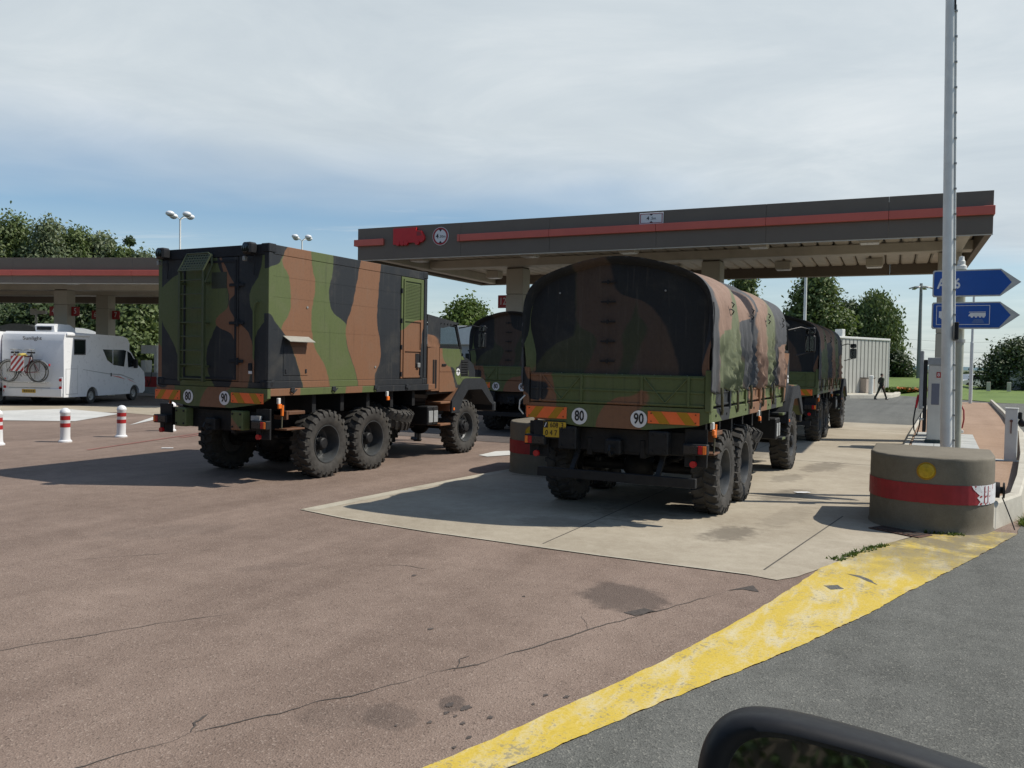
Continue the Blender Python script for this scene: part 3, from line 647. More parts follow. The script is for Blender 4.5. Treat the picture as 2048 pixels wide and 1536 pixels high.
def column(loc, label, w_, d_, h_, rz=0, group='columns under the truck canopy', joints=(1.6, 3.1, 4.55)):
    t_ = thing('canopy_column', loc, label, 'column', group, rz); z = 0
    for z1 in list(joints) + [h_]:
        MB().box(-w_ / 2, w_ / 2, -d_ / 2, d_ / 2, z + .006, z1 - .006, .02).build('cladding_panel', M['column'], t_); z = z1
    MB().box(-w_ / 2 + .03, w_ / 2 - .03, -d_ / 2 + .03, d_ / 2 - .03, 0, h_ + .05).build('core', M['soffit_dark'], t_)
    return t_
column((.15, 28.0, 0.15), 'cream canopy column behind the blue direction signs', .62, .6, 5.5)
column((-6.85, 27.75, 0.12), 'cream canopy column rising above the near canvas truck', .62, .62, 5.5)
column((-14.05, 27.55, 0.12), 'cream canopy column with the red number 12 plaque', .70, .6, 5.5)
def plaque(txt, loc, rz, label, w_=.42, h_=.48):
    t_ = thing('number_plaque', loc, label, 'sign', 'red pump number plaques', rz)
    MB().box(-w_ / 2, w_ / 2, -.035, .035, -h_ / 2, h_ / 2, .012).build('plate', M['red_sign'], t_)
    text_mesh(txt, .38, 'lettering', M['sign_white'], t_, (0, -.037, 0), sx_=.8)
plaque('12', (-14.64, 27.5, 4.42), 0, 'red pump number plaque 12 beside the cream column')
# the station canopy on the left
LRZ = R(19); LO = Vector((-29.15, 24.19, 0)); lux, luy = Vector((math.cos(LRZ), math.sin(LRZ), 0)), Vector((-math.sin(LRZ), math.cos(LRZ), 0))
can2, zs2 = canopy(LO + lux * 4.4, LRZ, 24, 12.8, 5.2, 6.28, (5.52, 5.75), (2.8, 5.7, 8.5, 11.3, 14.2, 17, 19.9), 'wide grey canopy with red stripe above the white motorhome', (), 0.9, ((4.15, 4.7, 5.24, 5.557), (7.3, 7.9, 5.24, 5.557)))
for x, y in ((-9.9, 1.8), (-5.3, 1.8), (-15, 1.8)):
    o = MB().box(x - .3, x + .3, y - .3, y + .3, zs2 - .22, zs2 - .002, .02).build('canopy_lamp', M['soffit'], can2); MB().box(x - .26, x + .26, y - .26, y + .26, zs2 - .25, zs2 - .222, .008).build('lamp_cover', M['lamp_glass'], o)
for y, ch_l, ch_r, w_ in ((4.43, '4', '5', 'nearer'), (7.6, '6', '7', 'further')):
    p = LO + lux * -7.75 + luy * y
    column(p, 'cream canopy column %s' % ('just behind the motorhome roof, with plaque 5' if y < 5 else 'further back with plaque 7, beside dark trees'), .71, .62, 5.24, LRZ, 'columns under the left canopy')
    plaque(ch_r, p + lux * .585 + Vector((0, 0, 4.24)), LRZ, 'red pump number plaque %s on the right of the %s column of the left canopy' % (ch_r, w_), .41, .45)
    plaque(ch_l, p - lux * .585 + Vector((0, 0, 4.24)), LRZ, 'red pump number plaque %s on the left of the %s column of the left canopy' % (ch_l, w_), .41, .45)

# ------------------------------------------------------------------ pump island on the right
il = [(-.86, 13.6), (-.86, 57.0)]
top = [(-.85, 13.4), (-.72, 13.4), (.55, 13.4)] 
def island(name, left, right, z, mat, label):
    mb = MB(); P = left + right[::-1]; n_ = len(P)
    mb.add([(x, y, z) for x, y in P] + [(x, y, 0.0) for x, y in P], [tuple(range(n_))] + [(i, (i + 1) % n_, n_ + (i + 1) % n_, n_ + i) for i in range(n_)])
    return tag(mb.build(name, mat, None, smooth=0), label, None, None, 'structure')
isl = island('island_pavement', [(-.70, 13.3), (-.66, 30), (-.42, 57.2)], [(.55, 13.0), (.98, 14.5), (1.25, 17.0), (1.64, 21.5), (2.13, 29.0), (2.46, 42.0), (2.70, 58.0)], .165, M['island_top'], 'raised pinkish pump island')
# kerb stones, left straight run and right curved run
def kerb_run(line, w_, h_, step_, label, side):
    t_ = thing('kerb', (0, 0, 0), label, 'kerb'); t_['kind'] = 'structure'; del t_['category']
    pts = [Vector((*p, 0)) for p in line]; acc = []
    for a, b_ in zip(pts[:-1], pts[1:]):
        n_ = max(1, round((b_ - a).length / step_))
        for i in range(n_): acc.append((a.lerp(b_, i / n_), a.lerp(b_, (i + 1) / n_)))
    for a, b_ in acc:
        d = (b_ - a).normalized(); nr = Vector((-d.y, d.x, 0)) * side; g = d * .006
        A, B = a + g, b_ - g; prof = [(0.0, 0.0), (0.03, h_ - .03), (0.06, h_), (w_, h_), (w_, 0)]
        mb = MB(); n_ = len(prof)
        mb.add([A + nr * o_ + Vector((0, 0, z)) for o_, z in prof] + [B + nr * o_ + Vector((0, 0, z)) for o_, z in prof], [tuple(range(n_)), tuple(range(n_, 2 * n_))] + [(i, (i + 1) % n_, n_ + (i + 1) % n_, n_ + i) for i in range(n_)])
        mb.build('kerb_stone', M['kerb'], t_, smooth=0)
kerb_run([(-.86, 14.2), (-.84, 30), (-.60, 57.2)], .16, .18, 1.5, 'straight pale kerb along the fuelling lane', -1)
kerb_run([(.70, 13.05), (1.15, 14.4), (1.42, 17.0), (1.8, 21.5), (2.3, 29.0), (2.65, 42.0), (2.9, 58.0)], .17, .36, 1.05, 'pale curved kerb along the grey road', 1)
# paving slabs beside the pump
ps = thing('slab_pavement', (0, 0, .17), 'grey paving slabs let into the island around the pump', 'paving'); ps['kind'] = 'structure'; del ps['category']
for i in range(3):
    for j in range(9):
        MB().box(-.62 + i * .52 + .006, -.10 + i * .52 - .006, 22.6 + j * .72 + .006, 23.32 + j * .72 - .006, 0, .012 + .003 * ((i * 3 + j) % 3)).build('slab', M['slab'], ps)

# concrete end blocks
def block(loc, label, torn):
    t_ = thing('island_end_block', loc, label, 'barrier block', 'concrete island end blocks')
    def outline(e=0.0):
        P = []
        for i in range(25):
            a = math.pi + math.pi * i / 24; ex = 0.80
            P.append((-.08 + (.79 + e) * (abs(math.cos(a)) ** ex) * (1 if math.cos(a) > 0 else -1), 13.25 + (.92 + e) * (abs(math.sin(a)) ** .85) * -1))
        return P + [(.71 + e, 14.15), (-.87 - e, 14.15)]
    P = outline(); n_ = len(P); mb = MB(); rings = [(0.0, .02), (.04, 0)] + [(.04 + .093 * q, 0.0) for q in range(1, 11)] + [(.995, -.003), (1.01, -.012), (1.016, -.035)]
    vs = []; 
    for ri, (z, e) in enumerate(rings):
        for x, y in outline(e):
            q = .006 * mnoise.noise(Vector((x * 6, y * 6, z * 7))) + (.016 * min(0, mnoise.noise(Vector((x * 9, y * 9, 3))) - .05) if ri >= len(rings) - 4 else 0)
            d_ = Vector((x + .08, y - 13.7, 0)).normalized(); vs.append((x + d_.x * q, y + d_.y * q, z + q))
    fs = [(r * n_ + i, r * n_ + (i + 1) % n_, (r + 1) * n_ + (i + 1) % n_, (r + 1) * n_ + i) for r in range(len(rings) - 1) for i in range(n_)] + [tuple((len(rings) - 1) * n_ + i for i in range(n_))]
    mb.add(vs, fs); mb.build('concrete_body', M['concrete_block'], t_, smooth=50)
    # painted band and its torn end
    def band(i0, i1, z0, z1, e, name, mat, rag=False):
        Q = outline(e)[i0:i1]; mbb = MB(); vs = []; rr = random.Random(3)
        Qs = []
        for a, b_ in zip(Q[:-1], Q[1:]):
            for k in range(6): Qs.append((a[0] + (b_[0] - a[0]) * k / 6, a[1] + (b_[1] - a[1]) * k / 6))
        Qs.append(Q[-1]); m_ = len(Qs)
        for i, (x, y) in enumerate(Qs):
            q = .004 * rr.random(); vs += [(x, y, z0 + q), (x, y, z1 - q)]
        mbb.add(vs, [(2 * i, 2 * i + 2, 2 * i + 3, 2 * i + 1) for i in range(m_ - 1)]); mbb.build(name, mat, t_, smooth=50)
    if torn:
        band(0, 22, .40, .66, .009, 'red_band', M['red_paint'])
        Q = outline(.009); 
        def qp(f): 
            i = int(f); a, b_ = Q[i], Q[min(i + 1, len(Q) - 1)]; return a[0] + (b_[0] - a[0]) * (f - i), a[1] + (b_[1] - a[1]) * (f - i)
        mbb = MB(); edges = [(17.4, .40), (17.9, .445), (17.3, .50), (17.75, .53), (17.2, .57), (16.7, .61), (16.4, .66)]
        mbb2 = MB()
        for (f0, z0), (f1, z1) in zip(edges[:-1], edges[1:]):
            p0, p1 = qp(f0 + .35), qp(f1 + .35); r0 = qp(23.9)
            Q2 = outline(.012)
            def q2(f): 
                i = int(f); a, b_ = Q2[i], Q2[min(i + 1, len(Q2) - 1)]; return a[0] + (b_[0] - a[0]) * (f - i), a[1] + (b_[1] - a[1]) * (f - i)
            for k in range(6):
                fa0, fa1 = f0 + (24 - f0) * k / 6, f0 + (24 - f0) * (k + 1) / 6; fb0, fb1 = f1 + (24 - f1) * k / 6, f1 + (24 - f1) * (k + 1) / 6
                mbb2.quad((*q2(fa0), z0), (*q2(fa1), z0), (*q2(fb1), z1), (*q2(fb0), z1))
        mbb2.build('torn_white_film', M['sign_white'], t_, smooth=50)
        mbb = MB(); Q2 = outline(.015)
        for f in (18.6, 19.4): 
            i = int(f); a, b_ = Q2[i], Q2[min(i + 1, len(Q2) - 1)]; L = lambda q: (a[0] + (b_[0] - a[0]) * (q - i), a[1] + (b_[1] - a[1]) * (q - i))
            mbb.quad((*L(f), .42), (*L(f + .16), .42), (*L(f + .16), .65), (*L(f), .65))
        mbb.build('red_sliver', M['red_paint'], t_, smooth=0)
    else: band(0, 25, .40, .66, .009, 'red_band', M['red_paint'])
    x_, y_ = -.13, 12.34
    mb = MB(); mb.lathe([(0.0, -.045), (.06, -.04), (.095, -.028), (.105, -.012), (.105, 0)], 24, 'y', (x_, y_ - .0, .83)); r_ = mb.build('round_reflector', M['yellow_ref'], t_)
    mb = MB(); mb.lathe([(.118, -.016), (.118, .01), (.104, .01), (.104, -.016)], 24, 'y', (x_, y_, .83), True); mb.build('rim', M['amber_ref'], r_)
    return t_
block((0, 0, 0), 'grey concrete end block with red band below the blue signs', True)
block((-6.85, 2.0, 0.0), 'grey concrete end block half hidden behind the near truck', False)
# hook reel on the right flank of the near block
t_ = thing('cable_reel', (.76, 13.35, .52), 'small dark cable reel fixed to the side of the concrete block', 'reel')
mb = MB(); mb.cyl((-.04, 0, 0), (.02, 0, 0), .11, n=20); mb.cyl((.06, 0, 0), (.08, 0, 0), .11, n=20); mb.cyl((.02, 0, 0), (.06, 0, 0), .05, n=14); mb.build('drum', M['steel_dark'], t_)
MB().tube([(.05, -.06, -.09), (.1, -.1, -.22), (.16, -.16, -.38), (.2, -.22, -.5)], .008).build('cable', M['steel_dark'], t_)
# drain grate in front of the block
t_ = thing('drain_grate', (-.42, 12.15, .013), 'rusty drain cover in the ground before the concrete block', 'drain cover', None, R(-30))
MB().box(-.36, .36, -.16, .16, 0, .012, .004).build('frame', plain('rusty_iron', (0.09, 0.045, 0.03), 0.8, 0, 0.3, 12), t_)
mb = MB()
for k in range(9): mb.box(-.32 + k * .072, -.285 + k * .072, -.13, .13, .0125, .018)
mb.build('bar', plain('dark_iron', (0.03, 0.025, 0.022), 0.7), t_)
# weeds along the joint
def weeds(name, line, n_, hgt, label, seed):
    rr = random.Random(seed); mb = MB()
    for _ in range(n_):
        i = rr.randrange(len(line) - 1); f = rr.random(); a, b_ = line[i], line[i + 1]
        x = a[0] + (b_[0] - a[0]) * f + rr.gauss(0, .035); y = a[1] + (b_[1] - a[1]) * f + rr.gauss(0, .035)
        for k in range(3):
            an = rr.random() * 6.28; h_ = hgt * (.4 + rr.random()); dx, dy = math.cos(an) * .012, math.sin(an) * .012; lx, ly = rr.gauss(0, .6) * h_, rr.gauss(0, .6) * h_
            mb.add([(x - dx, y - dy, .01), (x + dx, y + dy, .01), (x + lx + dx * .6, y + ly + dy * .6, .01 + h_ * .7), (x + lx * 1.4, y + ly * 1.4, .01 + h_)], [(0, 1, 2), (0, 2, 3)])
    tag(mb.build(name, M['leaf_bright'], None, smooth=0), label, None, None, 'stuff')
weeds('weeds', [(-.98, 9.95), (-.85, 10.4), (-.70, 10.8), (-.55, 11.15)], 150, .026, 'green weeds growing in the joint beside the yellow line', 4)
weeds('weeds', [(-.15, 12.3), (.15, 12.32), (.3, 12.4)], 50, .035, 'small weeds at the foot of the concrete block', 6)
weeds('weeds', [(1.1, 13.6), (1.3, 14.6), (1.5, 15.8)], 240, .06, 'weeds growing at the foot of the pale kerb', 8)

# ------------------------------------------------------------------ poles and direction signs
t_ = thing('tall_pole', (.135, 15.0, .16), 'tall white pole with clipped cable standing behind the concrete block', 'pole')
def pp(z): return Vector((-.02 * z, 0, z))
MB().tube([pp(0), pp(4), pp(8.6)], [.094, .083, .07], 20).build('shaft', M['pole_white'], t_)
MB().tube([pp(8.0), pp(8.05), pp(8.08)], [.076, .076, .076], 20).build('collar', M['steel_dark'], t_)
cb = MB().tube([pp(.1) + Vector((.106, -.02, 0)), pp(4) + Vector((.094, -.02, 0)), pp(7.8) + Vector((.082, -.02, 0))], .013, 8).build('conduit', M['pole_white'], t_)
for k in range(19): 
    z = .5 + k * .40; rr = .094 - .0028 * z
    MB().box(rr - .004 - .02 * z, rr + .03 - .02 * z, -.045, .005, z - .012, z + .012).build('clip', M['galv'], cb)
MB().box(.055 - .16, .085 - .16, -.05, .02, 7.72, 8.0, .004).build('cable_duct', M['steel_dark'], t_)
MB().box(.045, .105, -.12, -.02, 2.5, 2.78, .01).build('junction_box', M['steel_dark'], t_)
t_ = thing('sign_post', (.265, 16.0, .16), 'grey green signpost with ribbed cap carrying two blue signs', 'sign post')
mb = MB(); mb.cyl((0, 0, 0), (0, 0, 3.72), .078, n=20); mb.build('shaft', M['post_grey'], t_)
mb = MB(); mb.lathe([(.078, 3.72), (.085, 3.72), (.085, 3.78), (.06, 3.8), (.06, 3.86), (.045, 3.88), (.04, 3.94), (0, 3.95)], 18, 'z'); mb.build('cap', M['white_paint'], t_)
mb = MB(); mb.lathe([(.08, 2.48), (.095, 2.48), (.095, 2.54), (.08, 2.54)], 18, 'z'); mb.build('clamp', M['galv'], t_)
def arrow_sign(z0, z1, label):
    t_ = thing('direction_sign', (-.16, 15.83, z0), label, 'sign', 'blue arrow signs on the signpost'); h_ = z1 - z0; L = 1.29; sh = 1.0
    def arrow(e): return [(e + .02, e), (sh - e * .3, e), (L - e * 2.4, h_ / 2), (sh - e * .3, h_ - e), (e + .02, h_ - e), (e, h_ - e - .025), (e, e + .025)]
    MB().prism(arrow(0), 'y', 0, .05).build('board', M['sign_grey'], t_)
    A = arrow(.022); A = [(x if x < 1.05 else x - .08, z) for x, z in A]
    MB().prism(A, 'y', -.004, -.0015).build('blue_face', M['sign_blue'], t_)
    mb = MB()
    for z in (.1, h_ - .1): mb.box(.36, .50, .051, .085, z - .02, z + .02, .005)
    mb.build('bracket', M['galv'], t_)
    return t_
s1 = arrow_sign(3.41, 3.86, 'blue arrow sign lettered in white, upper of the pair')
for ch, x in (('A', .135), ('2', .26), ('6', .37)): text_mesh(ch, .235, 'lettering', M['sign_white'], s1, (x, -.0055, .215), bold=.006, sx_=.8)
s2 = arrow_sign(2.87, 3.32, 'blue arrow sign with lorry and caravan symbols, lower of the pair')
mb = MB()
for a in ((.07, .86, .385, .393), (.07, .86, .07, .078), (.07, .078, .078, .385), (.852, .86, .078, .385)): mb.box(a[0], a[1], -.0075, -.005, a[2], a[3])
mb.build('white_border', M['sign_white'], s2)
mb = MB(); mb.prism([(.11, .19), (.11, .30), (.26, .30), (.26, .27), (.32, .27), (.34, .23), (.34, .19)], 'y', -.0075, -.005)
for x in (.16, .30): mb.cyl((x, -.0085, .185), (x, -.005, .185), .025, n=12)
mb.build('lorry_symbol', M['sign_white'], s2)
mb = MB(); mb.prism([(.55, .21), (.55, .23), (.58, .265), (.80, .265), (.80, .21)], 'y', -.0075, -.005); mb.prism([(.55, .275), (.56, .285), (.80, .285), (.80, .275)], 'y', -.0075, -.005)
for x in (.6, .66, .72, .77): mb.cyl((x, -.0085, .205), (x, -.005, .205), .02, n=12)
mb.build('caravan_symbol', M['sign_white'], s2)
mb = MB()
for k in range(4): mb.box(.60 + .01 * k, .78 - .008 * k, -.0075, -.005, .10 + k * .018, .106 + k * .018)
mb.build('small_print', plain('faded_sign_print', (0.2, 0.28, 0.42), 0.6), s2)
# fuel dispenser
t_ = thing('fuel_dispenser', (-.07, 25.5, .17), 'tall cream fuel dispenser half hidden behind the white pole', 'fuel pump')
MB().box(-.26, .28, -.45, .45, .0, .09, .01).build('plinth', plain('dark_green_plinth', (0.03, 0.05, 0.045), 0.5), t_)
MB().box(-.22, .27, -.42, .42, .092, 2.12, .02).build('cabinet', M['offwhite'], t_)
MB().box(-.24, .28, -.44, .44, 2.124, 2.32, .01).build('header', M['grey_paint'], t_)
MB().box(-.33, -.245, -.40, .40, .30, 2.26, .01).build('side_panel', M['steel_dark'], t_)
MB().box(-.43, -.335, -.44, .0, .92, 2.5, .015).build('hose_mast', M['grey_paint'], t_)
MB().box(-.13, .06, -.43, -.423, 1.05, 1.62, .004).build('display_panel', plain('blue_grey_panel', (0.14, 0.15, 0.19), 0.4), t_)
MB().box(-.02, .10, -.43, -.423, 1.78, 1.93, .004).build('red_label', M['red_sign'], t_)
text_mesh('8', .13, 'lettering', M['sign_white'], t_, (.03, -.432, 1.855))
MB().tube([(-.44, -.3, 1.25), (-.5, -.34, 1.0), (-.55, -.36, .6), (-.53, -.38, .35), (-.46, -.4, .2), (-.40, -.4, .45), (-.37, -.4, .8)], .018, 8).build('hose', M['black_plastic'], t_)
MB().tube([(-.44, -.3, 1.3), (-.47, -.36, 1.12), (-.49, -.40, .95)], [.03, .035, .02], 8).build('nozzle', M['red_bright'], t_)
for z in (.62, .95): MB().box(-.42, -.3, -.43, -.3, z, z + .05, .01).build('nozzle_holder', M['offwhite'], t_)
t_ = thing('fuel_dispenser', (.43, 26.9, .17), 'narrow grey dispenser with white cap right of the signpost', 'fuel pump')
MB().box(-.08, .1, -.2, .2, 0, 2.05, .015).build('cabinet', M['grey_paint'], t_)
MB().box(-.09, .13, -.22, .22, 2.055, 2.25, .02).build('header', M['white_paint'], t_)
MB().tube([(.12, -.1, 1.0), (.19, -.14, .85), (.2, -.16, .6), (.16, -.16, .35)], .02, 8).build('hose', M['red_paint'], t_)
MB().box(.1, .2, -.2, -.1, .2, .3, .02).build('holder', M['white_paint'], t_)
# gate post
t_ = thing('barrier_post', (1.44, 21.5, .165), 'white square post with rusty latch standing alone on the island', 'post', None, R(-6))
MB().box(-.12, .12, -.1, .1, .012, 1.16, .008).build('shaft', M['white_paint'], t_)
MB().box(-.13, .13, -.11, .11, 1.162, 1.185, .005).build('cap', M['white_paint'], t_)
MB().box(-.30, .24, -.14, .14, 0, .012, .004).build('base_plate', M['white_paint'], t_)
o = MB().box(.122, .2, -.07, .07, .94, 1.1, .015).build('hinge_box', M['steel_dark'], t_)
MB().ball((.2, 0, .86), (.08, .07, .09)).build('hinge_joint', M['black_plastic'], t_)
mb = MB(); mb.cyl((0.0, -.13, .9), (0.0, -.1, .9), .03, n=14); mb.box(-.01, .01, -.125, -.105, .62, .88); mb.build('latch', plain('rusty_latch', (0.16, 0.07, 0.05), 0.7), t_)
# thin white pole at the island's far end
t_ = thing('lamp_pole', (1.62, 56.0, .17), 'thin white pole at the far end of the island', 'pole')
MB().tube([(0, 0, 0), (0, 0, 3.6), (0, 0, 3.62), (.02, 0, 7.4)], [.10, .10, .075, .06], 12).build('shaft', M['white_paint'], t_)
# striped bollards
for i, (x, y, lb) in enumerate(((-19.77, 11.8, 'red and white striped bollard cut by the left edge of the view'), (-19.22, 13.13, 'red and white striped bollard nearest the motorhome rear wheel side'), (-19.29, 14.76, 'red and white striped bollard standing third from the truck, before the white wedge'), (-19.76, 16.75, 'red and white striped bollard partly hidden by the container truck tail'))):
    lb = ('red and white striped bollard furthest from the container truck', 'red and white striped bollard standing before the middle of the white hatching', 'red and white striped bollard between the white hatching and the white wedge', 'red and white striped bollard partly hidden behind the container truck tail')[i]
    t_ = thing('bollard', (x, y, 0), lb, 'bollard', 'striped bollards across the forecourt')
    lean = .03 * (i - 1)
    mb = MB(); mb.lathe([(.155, 0), (.155, .03), (.12, .06), (.113, .12), (.112, .70), (.125, .72), (.125, .745), (.10, .80), (.05, .84), (0, .85)], 24, 'z'); mb.v = [(a + lean * c_, b_, c_) for a, b_, c_ in mb.v]; mb.build('post', M['white_gloss'], t_)
    for z in (.37, .55):
        mb = MB(); mb.lathe([(.1145, z), (.1145, z + .1)], 24, 'z'); mb.v = [(a + lean * c_, b_, c_) for a, b_, c_ in mb.v]; mb.build('red_band', M['red_sign'], t_)

# ------------------------------------------------------------------ wheels (shared meshes)
def hexa(mb, p): mb.add(p, [(0, 1, 2, 3), (7, 6, 5, 4), (0, 4, 5, 1), (1, 5, 6, 2), (2, 6, 7, 3), (3, 7, 4, 0)])
def polar(r, h, a): return (h, r * math.cos(a), r * math.sin(a))
def tyre_mesh():
    mb = MB()
    prof = [(.335, -.11), (.345, -.15), (.40, -.182), (.50, -.192), (.565, -.182), (.596, -.15), (.602, 0), (.596, .15), (.565, .182), (.50, .192), (.40, .182), (.345, .15), (.335, .11)]
    mb.lathe(prof, 52, 'x', (0, 0, 0), True)
    n = 24; rr = random.Random(2)
    for k in range(n):
        for s in (-1, 1):
            a = 2 * math.pi * (k + (.5 if s < 0 else 0)) / n; w_ = .062
            def P(r, h, da, aw): return polar(r, h * s, a + da - aw), polar(r, h * s, a + da + aw)
            for (h0, d0, h1, d1) in ((.012, -.05, .09, .01), (.09, .01, .178, .05)):
                b0, b1 = P(.59, h0, d0, w_), P(.59, h1, d1, w_); t0, t1 = P(.626, h0, d0, w_ * .86), P(.624, h1, d1, w_ * .86)
                hexa(mb, [b0[0], b0[1], b1[1], b1[0], t0[0], t0[1], t1[1], t1[0]])
            i0, i1 = P(.60, .15, .05, w_), P(.515, .185, .05, w_ * .8); o0, o1 = P(.622, .182, .05, w_ * .86), P(.52, .209, .05, w_ * .7)
            hexa(mb, [i0[0], i0[1], i1[1], i1[0], o0[0], o0[1], o1[1], o1[0]])
    return mb.mesh('tyre', M['rubber'], 32)
def rim_mesh(front):
    mb = MB()
    if front: mb.lathe([(.345, .15), (.352, .168), (.335, .166), (.318, .11), (.31, .03), (.27, .0), (.235, .035), (.20, .05), (.17, .05)], 36, 'x')
    else: mb.lathe([(.345, .15), (.352, .168), (.335, .166), (.318, .12), (.305, -.02), (.29, -.08), (.24, -.105), (.12, -.11)], 36, 'x')
    mb.lathe([(.345, -.15), (.33, -.14), (.30, -.09), (.0, -.09)], 30, 'x')
    for k in range(10):
        a = 2 * math.pi * k / 10; r = .215 if front else .20; h = .045 if front else -.11
        mb.cyl(polar(r, h, a), polar(r, h + .035, a), .019, n=6)
    return mb.mesh('rim', M['rim'], 35)
def hub_mesh(front):
    mb = MB()
    if front: mb.lathe([(.17, .05), (.165, .13), (.15, .15), (.115, .155), (.105, .19), (.09, .2), (0, .2)], 26, 'x')
    else: mb.lathe([(.15, -.11), (.14, -.02), (.115, .0), (.105, .08), (.085, .10), (0, .105)], 26, 'x')
    for k in range(8):
        a = 2 * math.pi * k / 8; r = .132 if front else .118; h = .15 if front else -.01
        mb.cyl(polar(r, h, a), polar(r, h + .03, a), .016, n=6)
    return mb.mesh('hub', M['steel_dark'], 35)
TYRE = tyre_mesh(); RIM = {0: rim_mesh(0), 1: rim_mesh(1)}; HUB = {0: hub_mesh(0), 1: hub_mesh(1)}
def wheel(root, x, y, side, front, name='wheel', spin=0.0, z=.618):
    e = empty(name, (x, y, z), 0, root)
    e.rotation_euler = (spin, 0, 0 if side > 0 else math.pi)
    for nm, me in (('tyre', TYRE), ('rim', RIM[front]), ('hub', HUB[front])): link(nm, me, e)
    return e
# ------------------------------------------------------------------ lorry building blocks
def striped_board(root, x0, x1, z0, z1, y, slant, n):
    o = MB().box(x0, x1, y - .012, y, z0, z1, .004).build('reflective_board', M['orange_ref'], root); mb = MB(); w_ = (x1 - x0); sw = w_ / (2 * n + .9); h_ = z1 - z0; k_ = slant * h_ * .75
    for i in range(n):
        c = x0 + w_ * (i + .5) / n + (0.0 if slant > 0 else .0); lo, hi = c - k_ / 2, c + k_ / 2
        p = [(lo - sw / 2, z0 + .003), (lo + sw / 2, z0 + .003), (hi + sw / 2, z1 - .003), (hi - sw / 2, z1 - .003)]
        p = [(min(max(a, x0 + .003), x1 - .003), b_) for a, b_ in p]
        mb.prism(p, 'y', y - .0145, y - .0125)
    mb.build('amber_stripe', M['amber_ref'], o, smooth=0)
    mb = MB()
    for x in (x0 + .05, x1 - .05):
        for z in (z0 + .03, z1 - .03): mb.cyl((x, y - .02, z), (x, y - .012, z), .008, n=8)
    tag(mb.build('bolt', M['steel_dark'], o), kind='stuff')
def speed_disc(root, x, z, y, txt, r=.12):
    mb = MB(); mb.cyl((x, y - .006, z), (x, y, z), r, n=32); o = mb.build('speed_disc', M['sign_white'], root)
    text_mesh(txt, .205, 'lettering', M['sign_black'], o, (x, y - .008, z), sx_=.72, bold=.0045)
def lamp_unit(root, x, z, s, y=-.02):
    o = MB().box(x - .17, x + .17, y, y + .12, z - .075, z + .075, .012).build('tail_lamp', M['steel_dark'], root)
    a, b_ = (x + .06 * s, x + .16 * s)
    MB().box(min(a + .052 * s, b_), max(a + .052 * s, b_), y - .014, y - .001, z - .055, z + .055, .005).build('indicator_lens', M['amber_lens'], o)
    MB().box(min(a - .012 * s, a + .048 * s), max(a - .012 * s, a + .048 * s), y - .014, y - .001, z - .055, z + .055, .005).build('stop_lens', M['red_lens'], o)
    MB().box(min(x - .15 * s, a - .02 * s), max(x - .15 * s, a - .02 * s), y - .012, y - .001, z - .055, z + .055, .004).build('lens', plain('dark_lens', (0.03, 0.028, 0.026), 0.3), o)
    MB().cyl((x - .02 * s, y + .0, z - .2), (x - .02 * s, y + .05, z - .2), .045, n=18).build('red_reflector', M['red_lens'], root)
    MB().box(x - .02 * s - .02, x - .02 * s + .02, y + .055, y + .075, z - .24, z - .078).build('bracket', M['steel_dark'], root)
def width_marker(root, x, y, z):
    o = MB().tube([(x, y, z), (x + .01, y, z + .34)], .012, 8).build('width_marker', M['rope'], root)
    MB().cyl((x + .008, y, z + .22), (x + .012, y, z + .4), .026, n=12).build('orange_tip', M['amber_lens'], o)
def side_marker(root, x, y, z):
    o = MB().box(x - .05, x, y - .03, y + .03, z - .02, z + .08, .008).build('side_marker', M['white_paint'], root)
    MB().box(x - .02, x + .02, y - .04, y + .04, z - .10, z - .021, .008).build('amber_lens', M['amber_lens'], o)
MUDP = plain('brown_bracket_paint', (0.13, 0.062, 0.033), 0.55, 0, 0.2, 6, dirt=0.3)
